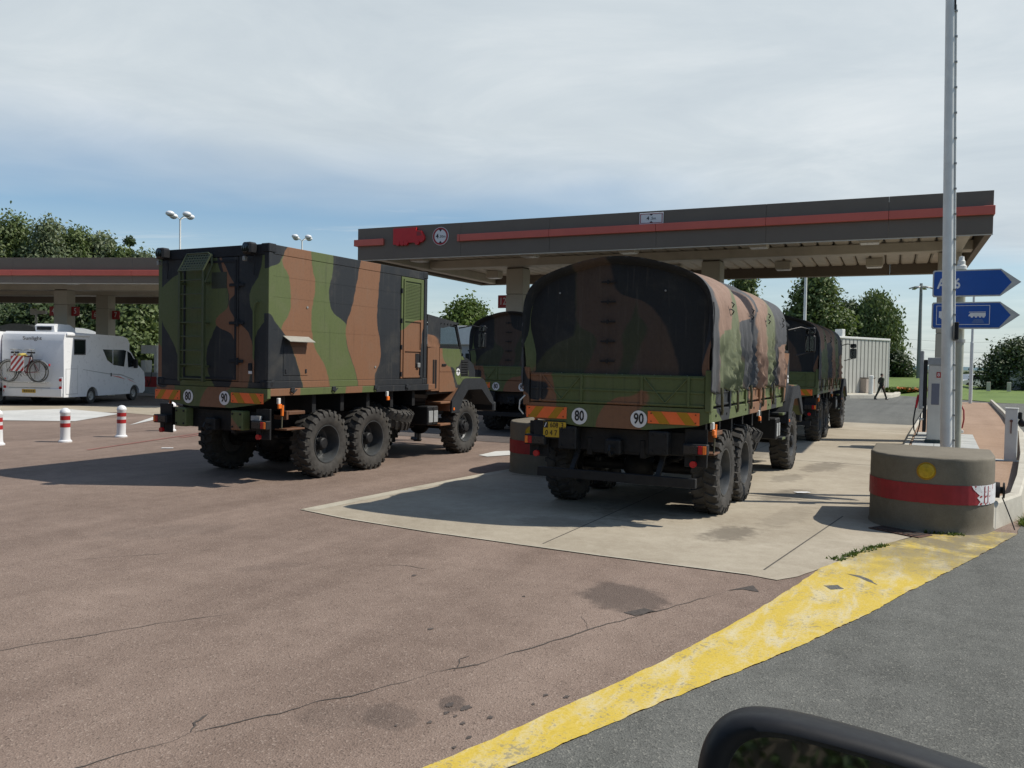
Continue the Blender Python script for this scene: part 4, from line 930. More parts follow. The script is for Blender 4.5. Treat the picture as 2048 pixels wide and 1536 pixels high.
def chassis(root, rear, front_y, L, paint, plates):
    mb = MB()
    for s in (-1, 1): mb.box(s * .36, s * .44, .12, L - .15, .86, 1.12, .01)
    for y in (.2, 1.1, 2.4, 3.4, 4.4, 5.4, 6.4): mb.box(-.36, .36, y - .06, y + .06, .90, 1.08, .01)
    mb.build('frame', M['steel_dark'], root)
    for y in list(rear) + [front_y]:
        mb = MB(); mb.cyl((-.93, y, .62), (.93, y, .62), .085, n=14); mb.ball((0.0, y, .62), (.26, .24, .24), 16, 10); mb.cyl((0, y - .05, .62), (0, y + .55, .74), .05, n=10)
        for s in (-1, 1): mb.box(s * .50 - .05, s * .50 + .05, y - .5, y + .5, .70, .78, .02); mb.cyl((s * .9, y, .62), (s * .98, y, .62), .17, n=18)
        mb.build('axle', M['steel_dark'], root)
    mb = MB(); mb.cyl((0, .05, 1.0), (0, .35, 1.0), .07, n=12); mb.box(-.12, .12, -.02, .12, .9, 1.12, .02); mb.tube([(0, -.02, 1.0), (.0, -.12, 1.03), (0, -.16, .97), (0, -.10, .9), (0, -.02, .92)], .022); mb.build('tow_hook', M['steel_dark'], root)
    MB().box(-1.1, 1.1, .13, .22, .93, 1.26, .01).build('rear_crossmember', M['steel_dark'], root)
    for s in (-1, 1):
        o = MB().box(s * .68 - .14, s * .68 + .14, -.06, .12, .94, 1.27, .015).build('buffer_plate', plates, root); mb = MB()
        for dx in (-.09, .09):
            for dz in (-.11, .11): mb.cyl((s * .68 + dx, -.075, 1.105 + dz), (s * .68 + dx, -.06, 1.105 + dz), .018, n=6)
        tag(mb.build('bolt', M['steel_dark'], o), kind='stuff')
        MB().box(s * 1.02, s * 1.33, .05, .09, .80, 1.32, .006).build('lamp_bracket', M['steel_dark'], root)
        lamp_unit(root, s * 1.19, 1.05, s, -.07)
        width_marker(root, s * 1.36, .3, .98)
        o = MB().box(s * 1.04, s * 1.33, .45, .50, 1.12, 1.27, .006).build('mudflap_bracket', MUDP, root)
        MB().box(s * 1.05, s * 1.33, .502, .92, 1.20, 1.26, .006).build('rail', MUDP, o); MB().box(s * 1.05, s * 1.33, .46, .92, .93, .96, .006).build('rail', MUDP, o)
    # tanks and boxes between the axles
    y0 = rear[1] + .75
    mb = MB(); mb.box(-1.2, -.6, y0, front_y - 1.5, .55, 1.1, .05); mb.build('fuel_tank', M['steel_dark'], root)
    MB().cyl((-.2, y0 + .2, .72), (-.2, front_y - 1.0, .72), .16, n=18).build('gearbox', M['steel_dark'], root)
    MB().tube([(.2, front_y - .6, .62), (.25, y0 + .4, .6), (.3, y0, .66)], .05, 10).build('exhaust', M['steel_dark'], root)
    e = wheel(root, .72, y0 + .42, 1, 0, 'spare_wheel', 0, 1.08); e.rotation_euler = (0, R(-68), R(16))
def cab(root, y0, paint):
    """bonneted cab with canvas roof; y0 = cab back"""
    Y = lambda v: y0 + v - 4.93
    W_ = 1.24
    # lower body shell (open box)
    mb = MB(); mb.box(-W_ + .05, W_ - .05, Y(4.95), Y(6.4), 1.42, 1.50, .01); mb.box(-W_ + .05, W_ - .05, Y(4.93), Y(4.98), 1.5, 2.46, .01); mb.box(-W_ + .02, W_ - .02, Y(6.34), Y(6.42), 1.5, 2.46, .01); mb.build('cab_floor', M['bedliner'], root)
    for s in (-1, 1):
        MB().prism([(Y(4.93), 1.50), (Y(5.40), 1.50), (Y(5.40), 2.50), (Y(4.93), 2.50)], 'x', s * (W_ - .05), s * W_).build('rear_quarter', paint, root)
        d = MB().prism([(Y(5.41), 1.47), (Y(6.14), 1.47), (Y(6.34), 1.62), (Y(6.36), 2.46), (Y(5.41), 2.46)], 'x', s * (W_ - .045), s * (W_ + .006)).build('door', paint, root)
        MB().box(s * (W_ + .007), s * (W_ + .028), Y(5.5), Y(5.68), 2.06, 2.11, .008).build('handle', M['black_plastic'], d)
        MB().box(s * (W_ + .007), s * (W_ + .014), Y(5.43), Y(6.34), 1.93, 1.945).build('swage_line', paint, d)
        mb = MB(); mb.tube([(s * (W_ - .02), Y(5.43), 2.45), (s * (W_ - .03), Y(5.45), 3.0), (s * (W_ - .04), Y(6.14), 2.98), (s * (W_ - .02), Y(6.33), 2.46)], .022, 8); mb.box(s * (W_ - .03), s * (W_ - .01), Y(5.44), Y(6.32), 2.47, 2.52); mb.build('window_frame', M['black_plastic'], d)
        mb = MB(); mb.prism([(Y(5.46), 2.46), (Y(6.31), 2.46), (Y(6.13), 2.97), (Y(5.47), 2.99)], 'x', s * (W_ - .03), s * (W_ - .025)); mb.build('pane', M['clear_glass'], d)
        mb = MB()
        for k in range(2): mb.box(s * W_, s * (W_ + .012), Y(5.14) + k * .09, Y(5.2) + k * .09, 1.56, 2.2, .004)
        mb.build('vent_slot', M['steel_dark'], root)
        mb = MB(); mb.cyl((s * (W_ + .008), Y(6.22), 1.92), (s * (W_ + .012), Y(6.22), 1.92), .085, n=20); o = mb.build('bridge_disc', M['sign_white'], root)
        text_mesh('9', .13, 'lettering', M['sign_black'], o, (s * (W_ + .014), Y(6.22), 1.92), (R(90), 0, R(90) * s))
        # A pillar, mirror
        MB().tube([(s * (W_ - .04), Y(6.40), 2.44), (s * (W_ - .08), Y(6.22), 3.04)], .035, 8).build('pillar', M['black_plastic'], root)
        ma = MB().tube([(s * (W_ - .02), Y(6.28), 2.95), (s * (W_ + .2), Y(6.5), 3.02), (s * (W_ + .36), Y(6.66), 2.98), (s * (W_ + .36), Y(6.68), 2.5), (s * (W_ + .1), Y(6.5), 2.42)], .016, 8).build('mirror_arm', M['black_plastic'], root)
        mb = MB(); mb.box(-.11, .11, -.03, .05, -.20, .16, .03); mb.box(-.105, .105, -.03, .05, .18, .33, .03); 
        mir = mb.build('mirror_head', M['black_plastic'], ma, (s * (W_ + .37), Y(6.70), 2.70)); mir.rotation_euler = (0, 0, R(-14) * s)
        mb = MB(); mb.box(-.09, .09, -.034, -.031, -.18, .14); mb.box(-.085, .085, -.034, -.031, .195, .315); q = mb.build('mirror_glass', M['mirror_glass'], ma, (s * (W_ + .37), Y(6.70), 2.70)); q.rotation_euler = (0, 0, R(-14) * s)
        # front wing
        out = [(5.78, 1.02), (5.82, 1.26), (6.08, 1.50), (6.36, 1.76), (6.48, 1.79), (7.20, 1.79), (7.32, 1.74), (7.76, 1.30), (7.86, 1.12), (7.80, 1.09), (7.70, 1.24), (7.25, 1.62), (6.50, 1.62), (6.22, 1.36), (6.02, 1.02)]
        mb = MB(); mb.prism([(Y(a), b_) for a, b_ in out], 'x', s * .62, s * 1.30); wing = mb.build('wing', paint, root)
        mb = MB(); mb.prism([(Y(a), b_) for a, b_ in [(5.80, .98), (5.82, 1.26), (6.08, 1.50), (6.36, 1.74), (6.48, 1.77), (7.20, 1.77), (7.32, 1.72), (7.76, 1.28), (7.84, 1.12), (7.78, 1.10), (7.62, 1.18), (7.2, 1.50), (6.55, 1.50), (6.30, 1.28), (6.16, .98)]], 'x', s * 1.303, s * 1.345); mb.build('wing_lip', M['canvas_black'], wing)
        MB().box(s * 1.345, s * 1.36, Y(5.86), Y(5.92), 1.04, 1.10, .006).build('side_lamp', M['amber_lens'], wing)
        # steps and battery box
        MB().box(s * .95, s * 1.30, Y(5.40), Y(5.84), 1.20, 1.25, .008).build('step', paint, root)
        MB().box(s * .95, s * 1.30, Y(5.40), Y(5.84), .70, .75, .008).build('step', paint, root)
        bb = MB().box(s * .75, s * 1.25, Y(4.95), Y(5.38), .74, 1.16, .02).build('battery_box', M['steel_dark'], root)
        mb = MB()
        for k in range(2): mb.box(s * 1.252, s * 1.262, Y(4.98) + k * .2, Y(5.15) + k * .2, .80, 1.06, .005)
        mb.build('box_lid', M['grey_paint'], bb); MB().box(s * 1.263, s * 1.27, Y(5.15), Y(5.175), .76, 1.14).build('strap', M['strap'], bb)
        mb = MB(); mb.cyl((s * .72, Y(7.90), 1.38), (s * .72, Y(7.95), 1.38), .11, n=20); mb.build('headlight', M['lamp_glass'], root)
    # bonnet
    mb = MB(); P = [(6.42, 1.55), (6.42, 2.44), (6.55, 2.42), (7.45, 2.24), (7.74, 2.10), (7.84, 1.92), (7.84, 1.25), (7.5, 1.2)]
    mb.prism([(Y(a), b_) for a, b_ in P], 'x', -.78, .78); bon = mb.build('bonnet', paint, root)
    for s in (-1, 1):
        mb = MB()
        for k in range(6): mb.box(s * .782, s * .80, Y(6.85), Y(7.45), 1.84 + k * .062, 1.875 + k * .062, .004)
        mb.box(s * .781, s * .785, Y(6.82), Y(7.48), 1.80, 2.21); mb.build('side_grille', M['steel_dark'], bon)
    mb = MB()
    for k in range(9): mb.box(-.6, .6, Y(7.842), Y(7.862), 1.32 + k * .075, 1.36 + k * .075, .004)
    mb.build('front_grille', M['steel_dark'], bon)
    MB().box(-1.3, 1.3, Y(7.88), Y(8.04), .92, 1.16, .03).build('bumper', paint, root)
    MB().tube([(-.86, Y(7.2), 1.3), (-.95, Y(7.2), 2.2), (-.95, Y(7.1), 2.55)], .07, 12).build('snorkel', M['steel_dark'], root)
    # windscreen
    MB().add([(-W_ + .12, Y(6.40), 2.46), (W_ - .12, Y(6.40), 2.46), (W_ - .16, Y(6.23), 3.02), (-W_ + .16, Y(6.23), 3.02)], [(0, 1, 2, 3)]).build('windscreen', M['clear_glass'], root, smooth=0)
    MB().box(-W_ + .06, W_ - .06, Y(6.18), Y(6.26), 3.01, 3.08, .012).build('header_rail', M['black_plastic'], root)
    MB().tube([(.0, Y(6.24), 3.0), (0, Y(6.41), 2.46)], .02, 6).build('centre_pillar', M['black_plastic'], root)
    # canvas roof: rises to the rear, with hanging quarter
    def roof(u, v):
        x = (u * 2 - 1); y = Y(4.90) + v * 1.40; ax = abs(x)
        zt = 3.30 - .20 * v - .05 * math.sin(v * math.pi) * 0
        z = zt - .10 * ax ** 4 + .025 * math.sin(v * 9) * (1 - ax) * 0 + .02 * mnoise.noise(Vector((x * 3, y * 3, 2)))
        return (x * (W_ - .02), y, z)
    mb = MB(); mb.grid(roof, 16, 10); rf = mb.build('canvas_roof', M['canvas_black'], root, smooth=60)
    for s in (-1, 1):
        def side(u, v):
            y = Y(4.90) + u * (.52 if v < .72 else .52 + (v - .72) / .28 * .88); z = 2.48 + v * (3.20 - .14 * u * (1 if v > .72 else .3) - 2.48) + (-.0)
            return (s * (W_ + .004 + .03 * mnoise.noise(Vector((y * 4, z * 5 + y * 3, 1))) * (1 - v)), y, z)
        mb = MB(); mb.grid(side, 14, 20); mb.build('canvas_side', M['canvas_black'] if s < 0 else CABSIDE, root, smooth=60)
        mb = MB()
        for k in range(6): mb.cyl((s * (W_ + .0), Y(5.45) + k * .14, 3.02), (s * (W_ + .02), Y(5.45) + k * .14, 3.02), .016, n=8)
        mb.build('snap_stud', M['steel_dark'], rf)
    def back(u, v): return ((u * 2 - 1) * (W_ - .01), Y(4.90) + .02 * mnoise.noise(Vector((u * 6, v * 4, 5))), 2.46 + v * (3.30 - .10 * abs(u * 2 - 1) ** 4 - 2.46))
    mb = MB(); mb.grid(back, 14, 8); mb.build('canvas_back', M['canvas_black'], root, smooth=60)
    # seats and wheel
    for x in (-.65, .6): 
        o = MB().box(x - .25, x + .25, Y(5.2), Y(5.7), 1.75, 1.9, .04).build('seat', M['bedliner'], root); MB().box(x - .25, x + .25, Y(5.1), Y(5.2), 1.9, 2.45, .04).build('backrest', M['bedliner'], o)
    mb = MB(); mb.lathe([(.22, -.012), (.235, 0), (.22, .012), (.205, 0)], 24, 'y', (-.65, Y(6.0), 2.3), True); mb.build('steering_wheel', M['black_plastic'], root)
CABSIDE = camo_bands('cab_side_canvas', 1, 4.8, 6.6, 2.4, 3.3, [[(2.4, 5.6), (2.55, 5.45), (2.72, 5.28), (2.8, 4.7), (3.3, 4.6)]], [BROWN, BLACK], True, 0.06)
CABP = camo_bands('cab_paint', 1, 4.6, 8.4, .7, 2.6, [[(.7, 6.3), (1.3, 6.30), (1.7, 6.10), (2.0, 5.95), (2.2, 5.80), (2.5, 5.55)], [(.7, 6.35), (1.5, 6.32), (1.8, 6.14), (2.02, 6.06), (2.06, 5.82), (2.5, 5.57)], [(.7, 6.36), (1.3, 6.6), (1.78, 6.75), (1.9, 6.35), (2.02, 6.18), (2.06, 6.30), (2.5, 6.3)], [(.7, 6.4), (1.3, 6.62), (1.78, 6.77), (2.2, 6.42), (2.5, 6.4)], [(.7, 6.7), (1.4, 7.0), (1.8, 7.55), (2.2, 7.35), (2.5, 7.0)]], [BROWN, BLACK, GREEN, BLACK, GREEN, BLACK])

# ------------------------------------------------------------------ flatbed lorry with shelter container
T1 = thing('army_truck', (-11.3, 10.42, 0), 'camouflaged six wheel army truck carrying the flat sided container', 'army truck')
chassis(T1, (1.55, 2.93), 6.55, 8.0, M['camo2'], M['camo2'])
for y, fr in ((1.55, 0), (2.93, 0), (6.55, 1)):
    for s in (-1, 1): wheel(T1, s * 1.145, y, s, fr, spin=random.random())
cab(T1, 4.98, CABP)
RAIL = camo_bands('rail_paint', 1, -.1, 5.3, 1.3, 1.7, [[(1.3, .75), (1.7, .8)], [(1.3, 1.15), (1.7, 1.2)], [(1.3, 2.0), (1.7, 2.05)], [(1.3, 2.5), (1.7, 2.55)], [(1.3, 2.95), (1.7, 3.0)], [(1.3, 4.85), (1.7, 4.9)]], [BROWN, GREEN, GREEN, BROWN, GREEN, BLACK, BROWN])
for s in (-1, 1):
    r_ = MB().box(s * 1.27, s * 1.335, 0.05, 5.15, 1.535, 1.66, .006).build('side_rail', RAIL, T1)
    for y in (.58, 1.68, 2.96, 4.05): MB().box(s * 1.336, s * 1.36, y - .05, y + .05, 1.60, 1.675, .008).tube([(s * 1.35, y - .06, 1.62), (s * 1.37, y, 1.58), (s * 1.35, y + .10, 1.64)], .012, 6).build('twist_latch', M['canvas_black'], r_)
mb = MB(); mb.box(-1.268, 1.268, 0.06, 5.14, 1.56, 1.645)
for y in (.5, 1.3, 2.1, 2.9, 3.7, 4.5): mb.box(-1.2, 1.2, y - .05, y + .05, 1.2, 1.56)
mb.build('deck', M['steel_dark'], T1)
bp_ = [(-1.34, 1.66), (-1.34, 1.50), (-1.15, 1.40), (-.5, 1.31), (.5, 1.31), (1.15, 1.40), (1.34, 1.50), (1.34, 1.66)]
MB().prism(bp_, 'y', -.02, .05).build('rear_beam', M['camo2'], T1)
for s, n in ((-1, 2), (1, 2)):
    striped_board(T1, *( (-1.36, -.72) if s < 0 else (.52, 1.26)), 1.405, 1.58, -.024, -s, n)
speed_disc(T1, -.52, 1.475, -.024, '80'); speed_disc(T1, .36, 1.475, -.024, '90')
side_marker(T1, 1.36, 3.35, 1.46); side_marker(T1, 1.36, .25, 1.42)
MB().box(.98, 1.18, -.03, .02, 1.12, 1.2).build('data_plate', M['grey_paint'], T1)

S1 = thing('shelter_container', (-11.3, 10.42, 1.664), 'tall camouflaged shelter container with rear ladder on the truck bed', 'container')
HX, SL, SH = 1.325, 4.80, 2.42
DZ = 1.664
k2g = [(4.09, .44), (3.93, .34), (3.76, .2), (3.70, .03), (3.3, -.12), (2.95, -.06), (2.91, .04), (2.78, .17), (2.66, .31), (2.54, .45), (2.38, .55), (2.04, .72), (1.66, .86)]
g2b = [(4.09, .44), (3.93, .345), (3.75, .34), (3.65, .44), (3.38, .52), (2.97, .5), (2.70, .32), (2.66, .315), (2.54, .455), (2.38, .555), (2.04, .725), (1.66, .865)]
b2g = [(4.09, 1.03), (3.84, 1.07), (3.43, 1.16), (3.23, 1.11), (3.0, 1.07), (2.69, 1.08), (2.39, 1.16), (2.04, 1.45), (1.66, 1.58)]
g2k = [(4.09, 1.64), (3.73, 1.62), (3.47, 1.54), (3.29, 1.54), (3.04, 1.66), (2.84, 2.02), (2.5, 2.05), (2.14, 2.22), (1.89, 2.35), (1.66, 2.41)]
k2b = [(4.09, 2.45), (3.5, 2.3), (3.12, 2.18), (2.84, 2.04), (2.5, 2.06), (2.14, 2.23), (1.89, 2.36), (1.66, 2.42)]
b2k = [(4.09, 3.1), (3.57, 3.04), (3.17, 3.0), (2.87, 3.01), (2.53, 3.1), (2.14, 3.11), (1.88, 2.96), (1.66, 2.95)]
tolocal = lambda L: [(z - DZ, u) for z, u in L]
SIDE = camo_bands('container_side_paint', 1, 0, 4.8, 0, SH, [tolocal(q) for q in (k2g, g2b, b2g, g2k, k2b, b2k)], [BLACK, GREEN, BROWN, GREEN, BLACK, BROWN, BLACK])
VENT = camo_bands('vent_door_paint', 1, 3.6, 4.8, 0, SH, [[(0, 3.5), (.9, 3.55), (1.2, 4.0), (1.35, 4.3), (1.5, 4.9), (2.42, 4.9)], [(0, 4.52), (.3, 4.50), (.9, 4.56), (1.1, 4.6), (1.5, 4.9), (2.42, 4.9)]], [GREEN, BROWN, BLACK])
REAR = camo_bands('container_rear_paint', 0, -1.33, 1.33, 0, SH, [
    [(0, -.75), (.6, -.85), (1.1, -1.2), (1.5, -1.4), (1.9, -1.0), (2.05, -.6), (2.42, -.2)],
    [(0, .1), (.5, -.1), (1.0, .1), (1.4, .4), (1.8, .35), (2.05, .2), (2.42, .1)],
    [(0, .45), (.4, .6), (.9, .5), (1.1, .12), (1.42, .42), (1.8, .36), (2.42, .11)],
    [(0, .86), (.5, .98), (.9, .9), (1.2, .55), (1.45, .43), (1.65, .6), (1.9, .45), (2.42, .12)],
    [(0, .87), (.6, 1.0), (.9, 1.0), (1.2, 1.0), (1.5, .90), (1.65, .92), (1.9, 1.1), (2.42, 1.2)],
    [(0, .88), (.6, 1.02), (.9, 1.05), (1.2, 1.3), (1.6, 1.5), (2.42, 1.5)]], [BLACK, GREEN, BLACK, BROWN, BLACK, GREEN, BLACK])
MB().box(-HX + .05, HX - .05, .05, SL - .05, .05, SH - .04).build('core', M['steel_dark'], S1)
MB().box(-HX + .02, HX - .02, .02, SL - .02, SH - .06, SH - .01, .01).build('roof', M['canvas_black'], S1)
MB().box(HX - .05, HX, .09, 3.80, .125, SH - .165, .004).build('side_panel', SIDE, S1)
MB().box(-HX, -HX + .05, .09, 4.7, .125, SH - .165, .004).build('side_panel', M['camo'], S1)
for s in (-1, 1):
    MB().box(s * (HX - .09), s * (HX + .004), .12, SL - .12, 0.0, .12, .006).build('bottom_rail', SIDE if s > 0 else M['camo'], S1)
    MB().box(s * (HX - .09), s * (HX + .004), .12, SL - .12, SH - .16, SH, .006).build('top_rail', SIDE if s > 0 else M['camo'], S1)
MB().box(-HX + .09, HX - .09, -.004, .08, SH - .18, SH, .006).build('rear_header', M['canvas_black'], S1)
MB().box(-HX + .09, HX - .09, -.004, .08, 0, .10, .006).build('rear_sill', REAR, S1)
MB().box(-HX + .1, HX - .1, SL - .06, SL, 0.0, SH - .005, .004).build('front_panel', M['camo'], S1)
for x in (-1, 1):
    for y in (0, 1):
        yy = 0 if y == 0 else SL
        MB().box(x * (HX - .10), x * (HX + .002), min(yy, yy + (.11 if y == 0 else -.11)), max(yy, yy + (.11 if y == 0 else -.11)), .14, SH - .14, .006).build('corner_post', SIDE if x > 0 else M['camo'], S1)
        for z in (0, 1):
            za, zb_ = (0, .136) if z == 0 else (SH - .136, SH + .012)
            o = MB().box(x * (HX - .17), x * (HX + .012), min(yy - .012, yy + (.17 if y == 0 else -.17)) if y == 0 else SL - .17, yy + .17 if y == 0 else SL + .012, za, zb_, .012).build('corner_casting', M['canvas_black'], S1)
            mb = MB(); yc = yy + (.08 if y == 0 else -.08); mb.box(x * (HX + .0125), x * (HX + .0135), yc - .025, yc + .025, za + .035, za + .10); mb.box(x * (HX - .11), x * (HX - .06), yy - .0145 if y == 0 else SL + .0125, yy - .0125 if y == 0 else SL + .0145, za + .035, za + .10); tag(mb.build('slot', M['sign_black'], o), kind='stuff')
# vent door at the front end of the side
vd = MB().box(HX - .05, HX + .002, 3.83, 4.66, .13, SH - .17, .006).build('vent_door', VENT, S1)
mb = MB(); mb.box(HX + .003, HX + .022, 3.90, 4.60, .15, .19); mb.box(HX + .003, HX + .022, 3.90, 4.60, 2.17, 2.21); mb.box(HX + .003, HX + .022, 3.90, 3.94, .191, 2.169); mb.box(HX + .003, HX + .022, 4.53, 4.57, .191, 2.169); mb.box(HX + .003, HX + .022, 3.941, 4.529, 1.33, 1.37); mb.box(HX + .003, HX + .022, 3.941, 4.529, .70, .74)
mb.build('door_frame', VENT, vd)
mb = MB()
for k in range(24): mb.box(HX + .003, HX + .010, 3.945, 4.525, 1.40 + k * .031, 1.415 + k * .031)
mb.build('louvre', VENT, vd)
MB().box(HX + .003, HX + .012, 4.36, 4.51, .36, .66, .004).build('recess', M['sign_black'], vd)
MB().box(HX + .013, HX + .05, 4.40, 4.5, .36, .46, .01).build('socket', M['galv'], vd)
mb = MB()
for z in (.22, .78, 1.33, 1.95): mb.cyl((HX + .02, 3.82, z - .05), (HX + .02, 3.82, z + .05), .02, n=10)
mb.build('hinge', M['canvas_black'], vd)
# hatch and grey rain flap on the side
ht = MB().box(HX + .001, HX + .008, .36, .98, .22, .72, .003).build('hatch', SIDE, S1)
mb = MB(); mb.prism([(HX + .002, .90), (HX + .16, .81), (HX + .16, .80), (HX + .002, .885)], 'y', .35, .99); mb.build('rain_flap', plain('grey_rain_flap', (0.30, 0.29, 0.25), 0.5), S1)
mb = MB()
for y, z in ((.42, .3), (.92, .3)): mb.box(HX + .009, HX + .02, y - .02, y + .02, z - .04, z + .03, .004)
mb.build('latch', M['canvas_black'], ht)
mb = MB()
for y, z in ((.95, 1.42), (2.95, .37)): mb.cyl((HX, y, z), (HX + .012, y, z), .022, n=10)
mb.build('bolt_cap', M['galv'], S1)
mb = MB()
for z in (1.0, 1.55, 1.9): mb.box(HX + .0005, HX + .0022, .12, 3.8, z - .003, z + .003)
mb.build('panel_seam', SIDE, S1)
# rear wall: panels, door, hinges, ladder, floodlights
MB().box(-HX + .09, -.70, .0, .05, .105, SH - .185, .004).build('rear_panel', REAR, S1)
MB().box(.65, HX - .09, .0, .05, .105, SH - .185, .004).build('rear_panel', REAR, S1)
dr = MB().box(-.69, .64, -.008, .045, .11, SH - .19, .006).build('door', REAR, S1)
mb = MB()
for a in ((-.66, .61, .13, .17), (-.66, .61, 2.14, 2.18), (-.66, -.62, .171, 2.139), (.57, .61, .171, 2.139)): mb.box(a[0], a[1], -.02, -.009, a[2], a[3])
mb.build('door_seal', M['canvas_black'], dr)
for z in (.45, 1.10, 1.75): MB().box(.45, .78, -.03, -.009, z - .025, z + .025, .006).cyl((.655, -.03, z - .06), (.655, -.03, z + .06), .02, n=8).build('hinge', M['canvas_black'], dr)
mb = MB(); mb.box(.02, .38, -.012, -.009, 1.70, 1.98); mb.build('window_panel', plain('dull_green_panel', (0.035, 0.04, 0.025), 0.5), dr)
MB().tube([(1.02, -.02, .1), (1.02, -.03, 1.3), (1.05, -.03, 1.42), (1.12, -.03, 1.46)], .014, 8).build('conduit', M['camo2'], S1)
MB().box(.9, .98, -.03, -.004, .30, .42, .006).build('switch_box', M['canvas_black'], S1)
MB().box(.9, .98, -.02, -.004, .24, .29, .003).build('data_plate', M['sign_white'], S1)
ld = empty('ladder', (0, 0, 0), 0, S1)
LADP = plain('ladder_green', (0.06, 0.075, 0.032), 0.5, 0, 0.15, 6)
for x in (-.62, -.04): MB().box(x - .025, x + .025, -.16, -.10, .08, 2.02, .006).build('rail', LADP, ld)
for k in range(8): MB().box(-.594, -.066, -.15, -.11, .12 + k * .245, .145 + k * .245, .006).build('rung', LADP, ld)
for z in (.35, 1.1, 1.8):
    for x in (-.62, -.04): MB().box(x - .02, x + .02, -.10, -.01, z - .02, z + .02, .004).build('bracket', LADP, ld)
pl = empty('ladder_platform', (0, 0, 0), 0, S1)
mb = MB(); nx, nz = 9, 6
for i in range(nx + 1): x = -.60 + i * .064; mb.add([(x - .012, -.17, 2.02), (x + .012, -.17, 2.02), (x + .012 + .06, -.03, 2.30), (x - .012 + .06, -.03, 2.30)], [(0, 1, 2, 3)])
for k in range(nz + 1):
    f = k / nz; y, z, dx = -.171 + .14 * f, 2.02 + .28 * f, .06 * f; mb.box(-.612 + dx, -.008 + dx, y - .004, y + .002, z - .012, z + .012)
mb.build('grating', plain('platform_green', (0.11, 0.13, 0.075), 0.45, 0.2), pl)
mb = MB(); mb.tube([(-.62, -.17, 2.0), (-.56, -.03, 2.32), (-.05, -.03, 2.32), (.05, -.06, 2.28), (-.02, -.17, 2.0)], .018, 8); mb.tube([(.06, -.05, 2.28), (.08, -.06, 2.1), (.0, -.14, 1.8)], .018, 8); mb.build('frame', LADP, pl)
for x in (-1.08, 1.0):
    o = MB().box(x - .10, x + .10, -.20, -.02, 2.24, 2.44, .03).build('floodlight', M['black_plastic'], S1)
    mb = MB(); mb.lathe([(.075, -.203), (.08, -.215), (.06, -.22), (0, -.222)], 16, 'y', (x, 0, 2.34)); mb.build('lens', M['dark_glass'], o)
    mb = MB(); mb.tube([(x + .05, -.06, 2.24), (x + .06, -.05, 2.1), (x + .02, -.03, 1.9)], .012, 6); mb.build('lead', M['canvas_black'], o)
    MB().box(x - .16, x - .11, -.12, -.04, 2.14, 2.22, .01).build('socket', M['galv'], o)

# ------------------------------------------------------------------ canvas covered troop lorries
T2 = thing('army_truck', (-4.09, 11.05, 0), 'near army truck with tall canvas cover, plate 608 on its tail', 'army truck', 'canvas covered army trucks')
chassis(T2, (1.22, 2.60), 7.35, 8.8, M['camo2'], M['steel_dark'])
for y, fr in ((1.22, 0), (2.60, 0), (7.35, 1)):
    for s in (-1, 1): wheel(T2, s * 1.145, y, s, fr, spin=random.random())
cab(T2, 5.78, M['camo2'])
BL = 5.72
mb = MB(); mb.box(-1.33, 1.33, .04, BL, 1.545, 1.60)
for y in (.5, 1.3, 2.1, 2.9, 3.7, 4.5, 5.3): mb.box(-1.2, 1.2, y - .05, y + .05, 1.15, 1.545)
mb.build('deck', M['steel_dark'], T2)
MB().prism([(-1.37, 1.60), (-1.37, 1.42), (-1.2, 1.36), (-.5, 1.28), (.5, 1.28), (1.2, 1.36), (1.37, 1.42), (1.37, 1.60)], 'y', -.03, .04).build('rear_beam', M['camo2'], T2)
striped_board(T2, -1.35, -.70, 1.375, 1.545, -.034, 1, 2); striped_board(T2, .52, 1.24, 1.375, 1.545, -.034, -1, 2)
speed_disc(T2, -.50, 1.425, -.034, '80'); speed_disc(T2, .39, 1.425, -.034, '90')
for s in (-1, 1):
    sr = MB().box(s * 1.325, s * 1.375, .04, BL, 1.41, 1.59, .006).build('side_rail', M['camo2'], T2)
    mb = MB()
    for k in range(9): mb.cyl((s * 1.376, .3 + k * .65, 1.5), (s * 1.386, .3 + k * .65, 1.5), .018, n=8)
    tag(mb.build('bolt', M['steel_dark'], sr), kind='stuff')
    for k in range(5):
        y0 = .08 + k * (BL - .12) / 5; y1 = y0 + (BL - .12) / 5 - .1
        db = MB().box(s * 1.325, s * 1.35, y0, y1, 1.62, 2.02, .006).build('side_board', M['camo2'], T2)
        mb = MB(); mb.box(s * 1.351, s * 1.365, y0 + .01, y1 - .01, 1.63, 1.66, .004); mb.box(s * 1.351, s * 1.365, y0 + .01, y1 - .01, 1.80, 1.82, .004); mb.build('rib', M['camo2'], db)
        MB().box(s * 1.33, s * 1.385, y1 + .02, y1 + .085, 1.56, 2.1, .006).build('stake', M['camo2'], T2)
    for k in range(6):
        y = .45 + k * 1.0
        MB().tube([(s * 1.415, y - .02, 1.88), (s * 1.43, y - .03, 1.76), (s * 1.41, y + .06, 1.66), (s * 1.40, y + .14, 1.55), (s * 1.385, y + .16, 1.50)], .02, 8).build('tie_rope', M['rope'], T2)
tg = MB().box(-1.30, 1.30, -.02, .02, 1.61, 2.04, .006).build('tailgate', M['camo2'], T2)
mb = MB()
for x in (-1.13, -.48, .42, 1.08): mb.box(x - .018, x + .018, -.045, -.021, 1.62, 2.03, .005)
for z in (1.635, 1.81, 2.01): mb.box(-1.29, 1.29, -.034, -.021, z - .014, z + .014, .004)
mb.build('rib', M['camo2'], tg)
for xa, xb in ((-1.1, -.5), (.45, 1.06)):
    xm = (xa + xb) / 2; mb = MB()
    for p, q in (((xa, 2.0), (xm, 1.66)), ((xb, 2.0), (xm, 1.66))): mb.tube([(p[0], -.03, p[1]), (q[0], -.03, q[1])], .010, 6)
    mb.build('brace', M['camo2'], tg)
